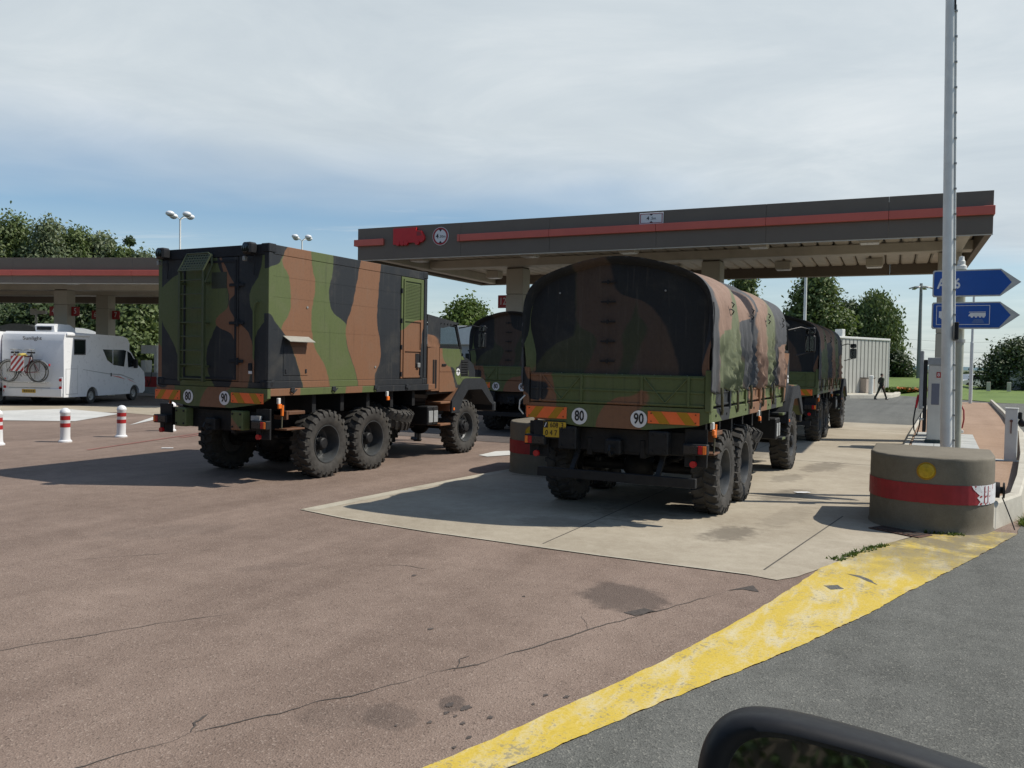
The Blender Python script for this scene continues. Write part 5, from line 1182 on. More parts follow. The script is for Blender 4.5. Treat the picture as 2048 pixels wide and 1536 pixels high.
for s in (-1, 1): MB().box(s * 1.31, s * 1.40, -.06, .05, 1.56, 2.12, .01).build('corner_stake', M['camo2'], T2)
MB().tube([(-1.36, -.07, 1.70), (-1.42, -.12, 1.62), (-1.43, -.12, 1.5), (-1.38, -.08, 1.42)], .010, 6).build('cable_loop', M['white_paint'], T2)
# underrun bar, plate
mb = MB(); mb.box(-1.13, 1.22, -.10, -.02, .53, .66, .006); ub = mb.build('underrun_bar', M['steel_dark'], T2)
for x in (-.62, .66): MB().tube([(x, -.02, .60), (x + .05, .16, .96)], .045, 4).build('strut', M['steel_dark'], ub)
MB().box(-1.22, -.72, -.05, -.02, 1.08, 1.34, .004).build('plate_holder', M['steel_dark'], T2)
mb = MB(); mb.box(-1.06, -.80, -.06, -.051, 1.10, 1.325, .003); npl = mb.build('number_plate', M['plate_yellow'], T2)
MB().box(-.80, -.70, -.06, -.051, 1.235, 1.325, .003).build('plate_extension', M['plate_yellow'], npl)
MB().box(-1.055, -.985, -.0635, -.061, 1.235, 1.322).build('unit_badge', M['sign_black'], npl)
MB().prism([(-1.045, 1.245), (-1.03, 1.245), (-1.0, 1.31), (-1.015, 1.31)], 'y', -.0655, -.064).build('badge_slash', M['sign_white'], npl)
text_mesh('608', .105, 'lettering', M['sign_black'], npl, (-.885, -.0625, 1.275), sx_=.85); text_mesh('3', .105, 'lettering', M['sign_black'], npl, (-.755, -.0625, 1.275), sx_=.85); text_mesh('0 4 7', .11, 'lettering', M['sign_black'], npl, (-.93, -.0625, 1.16), sx_=.85)
side_marker(T2, 1.40, 3.3, 1.36); side_marker(T2, 1.40, .12, 1.34)
# the cover
PROF = [(-1.41, 1.84), (-1.415, 2.2), (-1.415, 2.6), (-1.405, 2.92), (-1.365, 3.14), (-1.26, 3.32), (-1.05, 3.46), (-.75, 3.565), (-.38, 3.655), (0, 3.69)]
PROF = PROF + [(-x, z) for x, z in PROF[-2::-1]]
cl = [0.0]
for a, b_ in zip(PROF[:-1], PROF[1:]): cl.append(cl[-1] + math.hypot(b_[0] - a[0], b_[1] - a[1]))
def prof_at(u):
    s_ = u * cl[-1]; i = 0
    while i < len(cl) - 2 and cl[i + 1] < s_: i += 1
    f = (s_ - cl[i]) / (cl[i + 1] - cl[i]); g = lambda j: Vector(PROF[min(max(j, 0), len(PROF) - 1)])
    p0, p1, p2, p3 = g(i - 1), g(i), g(i + 1), g(i + 2)
    return .5 * ((2 * p1) + (p2 - p0) * f + (2 * p0 - 5 * p1 + 4 * p2 - p3) * f * f + (3 * p1 - p0 - 3 * p2 + p3) * f ** 3)
def tarp(u, v):
    p = prof_at(u); x, z = p.x, p.y; y = -.10 + v * (BL + .1)
    n = Vector((x, (z - 2.3) * 1.1)); n.normalize()
    side_ = 1 - min(1, max(0, (z - 2.0) / 1.1)); sgn_ = 1 if x > 0 else -1
    ph = v * 4; bay = math.sin(math.pi * ph) ** 2; top_ = min(1, max(0, (z - 2.6) / .6))
    d = -.095 * bay * (.30 + .7 * top_) * (1 if z > 2.2 else .5)
    # pulled folds fan down from each hoop
    fr = (ph % 1) - .5
    sw = math.sin(2 * math.pi * (y * 1.25 + .28 * (2.9 - z) * fr * 5 + sgn_ * .4 + .5 * mnoise.noise(Vector((y * .9, z * .5, 3))))); d += .085 * side_ * (1 - 2 * abs(sw) ** .6) * min(1, v * 8)
    d += .034 * mnoise.noise(Vector((y * 2.6 + (z - 2) * 1.1 * fr, z * .9, sgn_ * 3))) + .014 * mnoise.noise(Vector((y * 6 + z * 3.5 * fr, z * 3.2, 7 + sgn_)))
    d += .04 * max(0, mnoise.noise(Vector((y * 1.3 - z * 1.9, z * 1.1 + y * .8, 2 + sgn_)))) * (.4 + side_)
    if v < .03: d *= v / .03
    x += n.x * d; z += n.y * d
    if u < .02 or u > .98: z += -.05 + .055 * abs(math.sin(math.pi * (y - .2) * 1.0)) + .02 * mnoise.noise(Vector((y * 5, 1, 1)))
    if v < .001: y += .012 * math.sin(u * 150)
    return (x, y, z)
CK, CB, CG = (0.070, 0.073, 0.079), (0.250, 0.162, 0.120), (0.145, 0.163, 0.094)
TARP = camo_bands('truck_canvas', 1, -.2, 6, 1.6, 3.8, [
    [(1.8, .30), (2.2, .26), (2.6, .26), (2.95, .40), (3.2, .5), (3.5, .9), (3.8, 1.2)],
    [(1.8, .32), (2.2, .3), (2.6, .40), (2.75, 1.05), (3.2, 1.25), (3.5, 1.5), (3.8, 1.9)],
    [(1.8, 1.2), (2.2, 1.25), (2.6, 1.2), (2.78, 1.10), (3.2, 1.26), (3.5, 1.52), (3.8, 2.0)],
    [(1.8, 2.05), (2.2, 1.85), (2.6, 1.5), (2.8, 1.42), (3.2, 1.45), (3.5, 1.6), (3.8, 2.1)],
    [(1.8, 2.06), (2.2, 1.87), (2.6, 1.52), (2.8, 1.50), (2.98, 2.6), (3.2, 2.7), (3.5, 2.4), (3.8, 2.4)],
    [(1.8, 2.85), (2.2, 2.9), (2.6, 2.9), (3.0, 2.75), (3.2, 3.5), (3.5, 3.6), (3.8, 3.5)],
    [(1.8, 3.7), (2.2, 3.8), (2.6, 3.75), (3.0, 3.9), (3.2, 4.1), (3.5, 4.2), (3.8, 4.0)],
    [(1.8, 4.2), (2.2, 4.4), (2.6, 4.5), (3.0, 4.5), (3.2, 4.6), (3.8, 4.6)],
    [(1.8, 5.0), (2.2, 5.0), (2.5, 4.9), (2.7, 5.9), (3.8, 5.9)]],
    [CK, CB, CG, CG, CB, CK, CB, CG, CK, CB], True, 0.05)
mb = MB(); mb.grid(tarp, 96, 150); cov_ = mb.build('canvas_cover', TARP, T2, smooth=80)
sol = cov_.modifiers.new('thickness', 'SOLIDIFY'); sol.thickness = .012; sol.offset = -1
mb = MB()
for s in (-1, 1):
    for k in range(4):
        for dz in (0, .10): 
            y = 1.0 + k * 1.43; mb.tube([(s * 1.40, y - .02, 3.0 + dz), (s * 1.435, y, 2.97 + dz), (s * 1.40, y + .05, 2.93 + dz)], .010, 6)
mb.build('buckle', M['steel_dark'], cov_)
def arch_z(x):
    ax = min(1.36, abs(x)) * 1.02; best = 3.0
    for a, b_ in zip(PROF[3:10], PROF[4:10]):
        if -a[0] >= ax >= -b_[0]: best = a[1] + (b_[1] - a[1]) * ((-a[0] - ax) / (-a[0] + b_[0] + 1e-9))
    return best - .045
def flap(u, v):
    x = -1.365 + 2.73 * u; zt = arch_z(x); z = 2.0 + v * (zt - 2.0)
    y = .035 + .035 * mnoise.noise(Vector((x * 1.7, z * 1.2, 4))) + .016 * mnoise.noise(Vector((x * 5, z * 2, 9))) - (.012 if v < .04 else 0) - .012 * math.exp(-(x * 14) ** 2)
    if v < .001: z += .012 * mnoise.noise(Vector((x * 5, 0, 0)))
    return (x, y, z)
FLAP_SHADED = camo_bands('shaded_rear_canvas', 0, -1.4, 1.4, 1.95, 3.75, [  # canvas colours darkened, the tail's shade put into the cloth
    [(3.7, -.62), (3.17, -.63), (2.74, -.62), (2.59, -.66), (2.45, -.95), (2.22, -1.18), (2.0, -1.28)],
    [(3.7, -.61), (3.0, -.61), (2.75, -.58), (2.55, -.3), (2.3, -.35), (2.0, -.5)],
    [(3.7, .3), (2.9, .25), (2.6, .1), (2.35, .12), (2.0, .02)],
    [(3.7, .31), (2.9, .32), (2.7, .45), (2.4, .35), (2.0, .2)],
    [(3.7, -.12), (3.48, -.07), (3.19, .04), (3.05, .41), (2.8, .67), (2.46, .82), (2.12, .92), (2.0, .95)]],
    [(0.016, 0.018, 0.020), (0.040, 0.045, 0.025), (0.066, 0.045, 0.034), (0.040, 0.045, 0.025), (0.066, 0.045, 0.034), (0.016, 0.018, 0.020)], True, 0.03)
mb = MB(); mb.grid(flap, 70, 40); fl = mb.build('rear_flap', FLAP_SHADED, T2, smooth=80)
for z in (2.22, 2.50, 2.78, 3.06, 3.34): MB().box(-.22, .0, .0, .012, z - .012, z + .012, .004).box(-.13, -.10, -.006, .006, z - .03, z + .03).build('strap', M['strap'], fl)
mb = MB()
for k in range(12): mb.cyl((-1.28 + k * .233, .0, 2.03), (-1.28 + k * .233, .014, 2.03), .014, n=8)
for x in (-.86, .72): mb.cyl((x, .0, 3.2), (x, .014, 3.2), .014, n=8)
mb.build('eyelet', M['galv'], fl)
mb = MB()
def edge(u, v):
    p = prof_at(.10 + .80 * u); s_ = 1.0 - .055 * v; return (p.x * s_, -.11 + .14 * v * v, 2.3 + (p.y - 2.3) * (1 - .075 * v) )
mb.grid(edge, 60, 4); mb.build('rear_hem', FLAP_SHADED, T2, smooth=80)  # hem takes the same shade-darkened canvas
for s in (-1, 1):
    def cs(u, v): 
        z = 1.78 + v * 1.25; return (s * (1.39 + .03 * math.sin(z * 5)) * (1 - .09 * u), -.07 + .12 * u + .03 * math.sin(z * 7 + u * 2) * (1 - v), z)
    mb = MB(); mb.grid(cs, 6, 14); mb.build('cover_corner', M['camo_cloth'], T2, smooth=80)
index_kids()
T3 = copy_tree(T2); T3.location = (-11.45, 22.1, 0); tag(T3, 'canvas covered army truck in the shade ahead of the container truck')
T4 = copy_tree(T2); T4.location = (-4.42, 24.6, 0); tag(T4, 'canvas covered army truck in shade just ahead of the near canvas truck')

# ------------------------------------------------------------------ motorhome
def motorhome(label):
    t_ = thing('motorhome', (-32.3, 22.0, 0), label, 'motorhome', 'white motorhomes', R(22))
    Wd = 2.72
    prof = [(.0, .36), (-.02, 2.72), (.06, 2.98), (.22, 3.09), (4.35, 3.03), (4.72, 2.95), (4.92, 2.72), (4.90, 2.40), (5.1, 2.25), (5.72, 1.66), (5.95, 1.52), (6.22, 1.34), (6.30, .95), (6.28, .45), (6.1, .34)]
    def arch(c, r=.42, n=9): return [(c + r * math.cos(math.pi * i / n), .34 + r * .98 * math.sin(math.pi * i / n)) for i in range(n + 1)]
    low = arch(5.38) + arch(1.98)
    body = MB().prism(prof + low, 'x', -Wd, 0).build('body', M['white_gloss'], t_, smooth=25)
    # inner dark tub so the arches look deep
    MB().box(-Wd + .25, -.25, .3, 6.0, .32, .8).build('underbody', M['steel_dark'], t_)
    for y in (1.98, 5.38):
        for s in (0, 1):
            e = empty('wheel', (-.16 if s else -Wd + .16, y, .36), 0, t_)
            mb = MB(); mb.lathe([(.20, -.10), (.28, -.11), (.345, -.09), (.36, 0), (.345, .09), (.28, .11), (.20, .10)], 28, 'x', (0, 0, 0), True); mb.build('tyre', M['rubber'], e)
            mb = MB(); q = .09 if s else -.09; mb.lathe([(.0, q * .5), (.08, q), (.13, q * .6), (.19, q * .8), (.21, q * 1.1), (.21, -q)], 24, 'x'); mb.build('rim', M['galv'], e)
    # side features (right side, x = 0)
    MB().box(.004, .012, .70, 1.42, 2.18, 2.76, .003).build('window', M['dark_glass'], t_)
    mb = MB(); mb.box(.013, .022, .66, 1.46, 2.14, 2.175, .004); mb.box(.013, .022, .66, 1.46, 2.765, 2.80, .004); mb.box(.013, .022, .66, .695, 2.176, 2.764); mb.box(.013, .022, 1.425, 1.46, 2.176, 2.764); mb.build('window_frame', M['black_plastic'], t_)
    cw = MB().prism([(2.75, 2.40), (3.1, 1.92), (3.6, 1.70), (4.45, 1.62), (4.62, 2.36), (4.4, 2.40)], 'x', .003, .012).build('cab_window', M['dark_glass'], t_)
    MB().box(.0125, .018, 3.50, 3.54, 1.74, 2.39).build('pillar', M['white_gloss'], cw)
    MB().prism([(4.72, 2.34), (4.98, 2.26), (5.62, 1.66), (4.80, 1.58)], 'x', .003, .012).build('door_window', M['dark_glass'], t_)
    MB().add([(-Wd + .2, 4.92, 2.36), (-.2, 4.92, 2.36), (-.12, 5.78, 1.66), (-Wd + .12, 5.78, 1.66)], [(0, 1, 2, 3)]).build('windscreen_base', M['dark_glass'], t_, smooth=0)
    o = MB().prism([(.12, .48), (.92, .48), (.92, 1.55), (.12, 1.55)], 'x', .003, .010).build('locker_door', M['white_gloss'], t_)
    mb = MB()
    for a in ((.12, .92, .48, .495), (.12, .92, 1.535, 1.55), (.12, .135, .496, 1.534), (.905, .92, .496, 1.534)): mb.box(.0105, .0125, *a)
    mb.build('door_seam', M['grey_paint'], o)
    mb = MB(); mb.box(.003, .08, .12, 1.75, 2.92, 3.05, .03); mb.build('awning', M['white_gloss'], t_)
    mb = MB(); mb.prism([(1.3, 1.50), (3.2, 1.28), (4.2, 1.22), (5.3, .98), (5.28, 1.02), (4.2, 1.27), (3.2, 1.32), (1.3, 1.52)], 'x', .002, .0035); mb.build('stripe', M['grey_paint'], t_)
    mb = MB(); mb.prism([(3.3, 1.24), (4.1, 1.16), (4.6, 1.02), (4.0, 1.12)], 'x', .004, .0055); mb.prism([(4.7, 1.08), (5.5, .82), (4.9, .98)], 'x', .004, .0055); mb.build('red_stripe', M['red_strip'], t_)
    MB().box(.003, .03, 3.36, 3.42, 1.18, 1.34, .006).build('handle', M['black_plastic'], t_)
    mb = MB(); mb.tube([(.0, 5.05, 1.72), (.12, 5.15, 1.75)], .03, 8); mb.box(.08, .26, 5.1, 5.24, 1.55, 1.98, .03); mb.build('side_mirror', M['black_plastic'], t_)
    # rear wall (y = 0)
    text_mesh('Sunlight', .215, 'lettering', plain('grey_lettering', (0.05, 0.05, 0.055), 0.5), t_, (-1.38, -.03, 2.80), sx_=1.25, depth=.004)
    mb = MB(); mb.box(-Wd + .05, -.05, -.012, -.003, 2.24, 2.256); mb.box(-Wd + .3, -.6, -.02, -.003, .73, .755); mb.build('seam', M['grey_paint'], t_)
    mb = MB(); mb.box(-Wd + .1, -.05, -.06, -.004, .36, .72, .03); bmp = mb.build('rear_bumper', M['white_gloss'], t_)
    o = MB().box(-1.80, -1.20, -.075, -.061, .53, .68, .004).build('number_plate', M['plate_yellow'], t_)
    mb = MB()
    for k in range(6): mb.box(-1.72 + k * .085, -1.67 + k * .085, -.078, -.0755, .565, .645)
    mb.build('plate_characters', M['sign_black'], o)
    for x in (-.13, -Wd + .14):
        o = MB().box(x - .09, x + .09, -.035, -.003, .50, 1.20, .02).build('lamp_cluster', M['white_gloss'], t_)
        mb = MB()
        for z in (1.08, .76, .52 + .08): mb.cyl((x, -.05, z), (x, -.0355, z), .062, n=16)
        mb.build('red_lens', M['red_lens'], o)
    mb = MB(); mb.box(-Wd + .06, -Wd + .10, -.01, -.003, 2.2, 2.3); mb.build('marker_lamp', M['red_lens'], t_)
    # roof vents
    mb = MB(); mb.prism([(.5, 3.09), (.45, 3.34), (.6, 3.43), (1.5, 3.43), (1.85, 3.28), (1.95, 3.08)], 'x', -1.6, -.75); mb.build('air_conditioner', M['white_gloss'], t_, smooth=30)
    mb = MB(); mb.box(-1.5, -.85, .42, .449, 3.16, 3.30, .01); mb.build('vent_slot', M['steel_dark'], t_)
    return t_
mh = motorhome('white motorhome with bicycles on its rear rack')
index_kids()
m2 = copy_tree(mh); m2.location = (-34.05, 19.25, 0.0); m2.rotation_euler = (0, 0, R(26)); tag(m2, 'white vehicle tail just showing at the left edge, before the motorhome')
# bicycles, rack and warning panel hang on the rear wall
mrot = Matrix.Rotation(R(22), 4, 'Z'); 
def mh_pt(x, y, z): return Vector((-32.3, 22.0, 0)) + mrot @ Vector((x, y, z))
rk = thing('bicycle_rack', mh_pt(0, 0, 0), 'metal bicycle rack fixed low on the motorhome rear', 'rack', None, R(22))
mb = MB()
for x in (-2.1, -1.2): mb.tube([(x, -.02, 1.75), (x, -.10, 1.72), (x, -.12, 1.0), (x, -.55, .97)], .018, 8)
for y in (-.16, -.30, -.44): mb.box(-2.55, -.55, y - .03, y + .03, .955, .985, .01)
mb.build('frame', M['galv'], rk)
def bicycle(yoff, flip, frame_col, label, sad):
    t_ = thing('bicycle', mh_pt(-1.62 + (.14 if flip else -.1), yoff, 1.0), label, 'bicycle', 'bicycles on the motorhome rack', R(22)); t_.scale = (1.25, 1.1, 1.25)
    s = -1 if flip else 1; r = .335
    for x in (-.52, .52):
        e = empty('wheel', (x * s, 0, r), 0, t_)
        mb = MB(); mb.lathe([(r, -.016), (r + .012, 0), (r, .016), (r - .02, .012), (r - .02, -.012)], 40, 'y', (0, 0, 0), True); mb.build('tyre', M['rubber'], e)
        mb = MB(); mb.lathe([(r - .021, -.009), (r - .021, .009), (r - .036, .006), (r - .036, -.006)], 40, 'y', (0, 0, 0), True)
        for k in range(14):
            a = 2 * math.pi * k / 14; mb.cyl((0, 0, 0), ((r - .03) * math.cos(a), 0, (r - .03) * math.sin(a)), .003, n=4, caps=False)
        mb.cyl((0, -.03, 0), (0, .03, 0), .025, n=10); mb.build('rim', M['galv'], e)
        mb = MB(); q = []
        for k in range(11): a = R(10 + 16 * k) if x > 0 else R(10 + 16 * k); q.append((x * s + (r + .03) * math.cos(a), 0, r + (r + .03) * math.sin(a)))
        mb.tube(q, .014, 6); mb.build('mudguard', M['steel_dark'] if sad else M['galv'], t_)
    bb, st, hd = (-.08 * s, 0, .29), (-.22 * s, 0, .82), (.36 * s, 0, .84)
    mb = MB(); mb.tube([bb, st], .02); mb.tube([st, hd], .017); mb.tube([bb, (.38 * s, 0, .72)], .022); mb.tube([bb, (-.52 * s, 0, r)], .012); mb.tube([st, (-.52 * s, 0, r)], .012); mb.tube([(.35 * s, 0, .90), (.40 * s, 0, .62), (.52 * s, 0, r)], .018); mb.build('frame', frame_col, t_)
    mb = MB(); mb.tube([(-.22 * s, 0, .82), (-.25 * s, 0, .93)], .014); mb.box(-.37 * s, -.12 * s, -.07, .07, .93, .99, .025); mb.build('saddle', M['black_plastic'], t_)
    mb = MB(); mb.tube([(.35 * s, 0, .9), (.33 * s, 0, 1.02), (.36 * s, -.05, 1.05)], .014); mb.tube([(.22 * s, -.22, 1.04), (.36 * s, -.2, 1.06), (.36 * s, .2, 1.06), (.22 * s, .22, 1.04)], .013); mb.build('handlebar', M['galv'], t_)
    mb = MB(); mb.lathe([(.09, -.01), (.095, 0), (.09, .01)], 20, 'y', (bb[0], -.05, bb[2])); mb.tube([(bb[0], -.06, bb[2]), (bb[0] + .12, -.07, bb[2] - .12)], .01); mb.build('chainset', M['steel_dark'], t_)
    mb = MB(); mb.box(-.60 * s, -.30 * s, -.06, .06, .72, .735); mb.tube([(-.55 * s, 0, .72), (-.52 * s, 0, r)], .007); mb.build('luggage_rack', M['steel_dark'], t_)
    MB().box(-.90 * s, -.86 * s, -.03, .03, .52, .60, .008).build('rear_light', M['red_lens'], t_)
    return t_
bicycle(-.18, False, plain('dark_bicycle_paint', (0.02, 0.02, 0.025), 0.35), 'dark bicycle on the rack against the motorhome wall', True)
bicycle(-.38, True, plain('dark_red_bicycle_paint', (0.16, 0.02, 0.025), 0.35), 'bicycle with red frame on the outer side of the rack', False)
t_ = thing('warning_panel', mh_pt(-1.60, -.62, 1.44), 'red and white striped warning panel hung on the bicycles', 'sign', None, R(22))
MB().box(-.29, .29, -.012, .0, 0, .62, .006).build('panel', M['sign_white'], t_); mb = MB()
for k in range(-1, 4):
    lo = -.29 + k * .22; p = []
    for x, z in ((lo - .25, .0), (lo - .14, .0), (lo + .36, .62), (lo + .25, .62)): p.append((x, z))
    # clip to the panel by hand
    def clip(poly, f, v, sg):
        out = []
        for a, b_ in zip(poly, poly[1:] + poly[:1]):
            ia, ib = sg * (a[f] - v) >= 0, sg * (b_[f] - v) >= 0
            if ia: out.append(a)
            if ia != ib: q = (v - a[f]) / (b_[f] - a[f]); out.append((a[0] + (b_[0] - a[0]) * q, a[1] + (b_[1] - a[1]) * q))
        return out
    p = clip(clip(p, 0, -.285, 1), 0, .285, -1) if p else p
    if len(p) > 2: mb.prism(p, 'y', -.0155, -.0125)
mb.build('red_stripe', M['red_sign'], t_, smooth=0)
t_ = thing('yellow_cover', mh_pt(-1.62, -.30, 2.0), 'crumpled yellow cloth tied over the bicycle handlebar', 'cloth', None, R(22))
mb = MB(); mb.ball((0, 0, .08), (.20, .12, .09), 14, 8); mb.v = [(x + .04 * mnoise.noise(Vector((x * 12, y * 12, z * 12))), y, z + .05 * mnoise.noise(Vector((x * 9, y * 9, 4)))) for x, y, z in mb.v]; mb.build('cloth', plain('yellow_cloth', (0.55, 0.42, 0.10), 0.8), t_)

# ------------------------------------------------------------------ people
def person(loc, rz, label, stride=.3, hands=True):
    t_ = thing('person', loc, label, 'person', None, rz)
    V = []; E_ = []; Rr = []
    def v(p, r): V.append(p); Rr.append(r); return len(V) - 1
    def chain(i, *ps):
        for p, r in ps: j = v(p, r); E_.append((i, j)); i = j
        return i
    pel = v((0, 0, .95), .15)
    ch = chain(pel, ((0, .0, 1.12), .15), ((0, .01, 1.32), .175), ((0, .0, 1.46), .13), ((0, .0, 1.54), .06))
    chest = pel + 3
    for s in (-1, 1):
        f = stride * s
        chain(pel, ((.10 * s, 0, .90), .105), ((.11 * s, f * .55, .50), .075), ((.11 * s, f * (1.0 if f > 0 else 1.25), .12), .055))
        a = chain(chest, ((.20 * s, 0, 1.43), .07), ((.27 * s, -.06 - .1 * f, 1.16), .052), ((.24 * s, .08 - .35 * f, .94), .042))
    me = bpy.data.meshes.new('uniform'); me.from_pydata(V, E_, [])
    o = link('clothed_body', me, t_); me.materials.append(M['uniform'])
    sk = o.modifiers.new('skin', 'SKIN'); 
    for i, sv in enumerate(me.skin_vertices[0].data): sv.radius = (Rr[i], Rr[i] * (.72 if i < 5 else 1)); sv.use_root = (i == 0)
    ss = o.modifiers.new('sub', 'SUBSURF'); ss.levels = 2; ss.render_levels = 2
    mb = MB(); mb.ball((0, .02, 1.665), (.078, .098, .115), 16, 12); mb.ball((0, .12, 1.65), (.014, .022, .02), 8, 6)
    for s in (-1, 1): mb.ball((.08 * s, .01, 1.655), (.014, .025, .032), 8, 6)
    mb.cyl((0, .0, 1.52), (0, .01, 1.6), .05, n=12); hd = mb.build('head', M['skin'], t_)
    mb = MB(); mb.ball((0, .005, 1.70), (.083, .10, .095), 16, 10); mb.v = [p if p[2] > 1.655 else (p[0], min(p[1], .01), 1.655 - (1.655 - p[2]) * .5) for p in mb.v]; mb.build('hair', M['hair'], hd)
    for s in (-1, 1):
        f = stride * s; y = f * (1.0 if f > 0 else 1.25)
        mb = MB(); mb.tube([(.11 * s, y, .22), (.11 * s, y, .06)], [.058, .062], 12); mb.box(.065 * s, .155 * s, y - .09, y + .19, .0, .085, .035); mb.build('boot', M['boot'], t_)
        hx, hy, hz = .24 * s, .08 - .35 * f, .94
        mb = MB(); mb.box(hx - .018, hx + .018, hy - .035, hy + .045, hz - .11, hz + .01, .014)
        for k in range(4): mb.tube([(hx, hy - .025 + k * .021, hz - .10), (hx - .006 * s, hy - .02 + k * .021, hz - .15), (hx - .022 * s, hy - .018 + k * .02, hz - .175 + .006 * abs(k - 1.5))], .0088, 6)
        mb.tube([(hx, hy + .04, hz - .02), (hx - .01 * s, hy + .075, hz - .06), (hx - .014 * s, hy + .078, hz - .10)], .0095, 6); mb.build('hand', M['skin'], t_)
    mb = MB(); mb.lathe([(.162, .96), (.166, .98), (.162, 1.0)], 20, 'z'); mb.v = [(x * 1.0, y * .76, z) for x, y, z in mb.v]; mb.build('belt', M['strap'], t_)
    return t_
p = at(56.6, 1763); person((p.x, p.y, .006), R(-48), 'person in camouflage uniform walking past the ribbed shed', .32)
person((-12.55, 18.75, 0), R(90), 'person in camouflage trousers standing behind the container truck', .10)

# ------------------------------------------------------------------ ribbed shed, kerb, bollard
PL_, PR_ = at(63, 1690), at(67, 1776); SR = math.atan2(PR_.y - PL_.y, PR_.x - PL_.x)
sh = thing('shed', (PR_.x, PR_.y, .2), 'grey ribbed metal shed with white roof trim', 'building', None, SR - math.pi / 2)
# local: +y runs along the visible wall, wall at x=0, body to -x
SW, SL2, SHt = 6.0, 14.0, 4.15
MB().box(-SW, -.10, -SL2, -.02, 0, SHt - .05).build('core', M['grey_paint'], sh)
me = None; shm = plain('ribbed_cladding', (0.43, 0.42, 0.38), 0.55, 0.1, 0.05, 2)
mb = MB(); mb.prism([(-.09, .0), (.0, .03), (.0, .42), (-.09, .45)], 'z', 0, SHt); me = mb.mesh('cladding_rib', shm, 0)
mb = MB(); mb.box(-.095, -.088, -SL2, 0, 0, SHt); mb.build('backing_sheet', shm, sh)
for k in range(25): link('cladding_rib', me, sh, (0, -.42 - k * .55, 0))
MB().box(-SW - .05, .08, -SL2, .06, SHt + .002, SHt + .16, .02).build('roof_trim', M['white_paint'], sh)
MB().box(-.02, .04, -.02, .05, 0, SHt, .01).build('corner_trim', M['white_paint'], sh)
MB().box(-.7, -.1, -6.9, -6.45, SHt + .162, SHt + .7, .03).build('parapet_block', M['white_paint'], sh)
hut = MB().box(.02, .5, -4.3, -2.95, 0, 1.15, .03).build('meter_cabinet', plain('pinkish_cabinet', (0.36, 0.30, 0.25), 0.6), sh)
MB().box(.0, .54, -4.35, -2.9, 1.152, 1.20, .01).build('cabinet_lid', M['soffit_dark'], hut)
kb = [tuple(at(d_, p_)[:2]) for d_, p_ in ((58, 1560), (57.5, 1640), (57.8, 1700), (58.5, 1755), (60, 1783), (63, 1797), (67, 1803), (71, 1800))]
island('shed_pavement', [tuple(at(74, 1560)[:2]), tuple(at(74, 1795)[:2])], [tuple(at(58.3, 1560)[:2])] + [tuple((Vector((*q, 0)) + fwd * .3)[:2]) for q in kb[1:5]] + [tuple((Vector((*q, 0)) - rgt * .3)[:2]) for q in kb[5:]], .19, M['kerb'], 'pale concrete apron under the ribbed shed')
kerb_run(kb, .4, .26, 1.2, 'pale rounded kerb before the ribbed shed', 1)
p = at(61.5, 1742); t_ = thing('white_post', (p.x, p.y, .19), 'thick white post before the ribbed shed', 'post')
mb = MB(); mb.lathe([(.17, 0), (.17, 1.2), (.19, 1.22), (.19, 1.36), (.12, 1.4), (0, 1.41)], 20, 'z'); mb.build('shaft', M['white_paint'], t_)

# ------------------------------------------------------------------ lamps and masts
def lamp4(loc, h_, label):
    t_ = thing('street_lamp', loc, label, 'lamp', 'white four headed lamps')
    MB().tube([(0, 0, 0), (0, 0, h_ * .68), (0, 0, h_ * .685), (0, 0, h_ - .35)], [.12, .10, .075, .07], 12).build('mast', M['white_paint'], t_)
    for k in range(4):
        a = R(20 + 90 * k) - YAW; d = Vector((math.cos(a), math.sin(a), 0))
        ar = MB().tube([Vector((0, 0, h_ - .4)), d * .35 + Vector((0, 0, h_ - .2)), d * .8 + Vector((0, 0, h_ - .1))], .035, 8).build('arm', M['white_paint'], t_)
        mb = MB(); mb.ball((d.x * .95, d.y * .95, h_ - .03), (.36, .36, .22), 16, 10); mb.build('lamp_head', M['white_gloss'], ar)
        mb = MB(); mb.ball((d.x * .95, d.y * .95, h_ - .13), (.27, .27, .15), 14, 8); mb.build('lamp_bowl', M['grey_paint'], ar)
    return t_
p = at(70, 358); lamp4((p.x, p.y, 0), 14.0, 'white four headed lamp above the container roof corner')
p = at(88, 601); lamp4((p.x, p.y, 0), 14.9, 'white four headed lamp rising just over the container roof')
p = at(80, 1834); t_ = thing('lighting_mast', (p.x + .1, p.y, 0), 'grey mast with a ring of floodlights by the lawn', 'lamp')
MB().tube([(0, 0, 0), (0, 0, 10.0)], [.22, .13], 14).build('mast', plain('grey_mast', (0.20, 0.205, 0.20), 0.5), t_)
mb = MB(); mb.lathe([(.62, 10.0), (.66, 10.03), (.62, 10.06), (.58, 10.03)], 24, 'z', (0, 0, 0), True); mb.cyl((0, 0, 9.7), (0, 0, 10.35), .14, n=12)
for k in range(6): a = k * math.pi / 3; mb.tube([(0, 0, 9.9), (.6 * math.cos(a), .6 * math.sin(a), 10.03)], .03, 6)
mb.build('head_ring', M['galv'], t_)
for k in range(6):
    a = k * math.pi / 3 + .2; c = Vector((.85 * math.cos(a), .85 * math.sin(a), 9.92)); mb = MB(); mb.box(-.22, .22, -.18, .18, -.06, .06, .03, Matrix.Translation(c) @ Matrix.Rotation(a, 4, 'Z') @ Matrix.Rotation(R(18), 4, 'Y')); mb.build('floodlight', M['galv'], t_)
p = at(60, 1606); t_ = thing('white_mast', (p.x, p.y, 0), 'white mast before the leafy tree beyond the canopy', 'pole')
MB().tube([(0, 0, 0), (0, 0, 5), (0, 0, 9.4)], [.13, .11, .09], 12).build('shaft', M['white_paint'], t_)
mb = MB()
a, b_ = at(150, 1790), at(120, 2080)
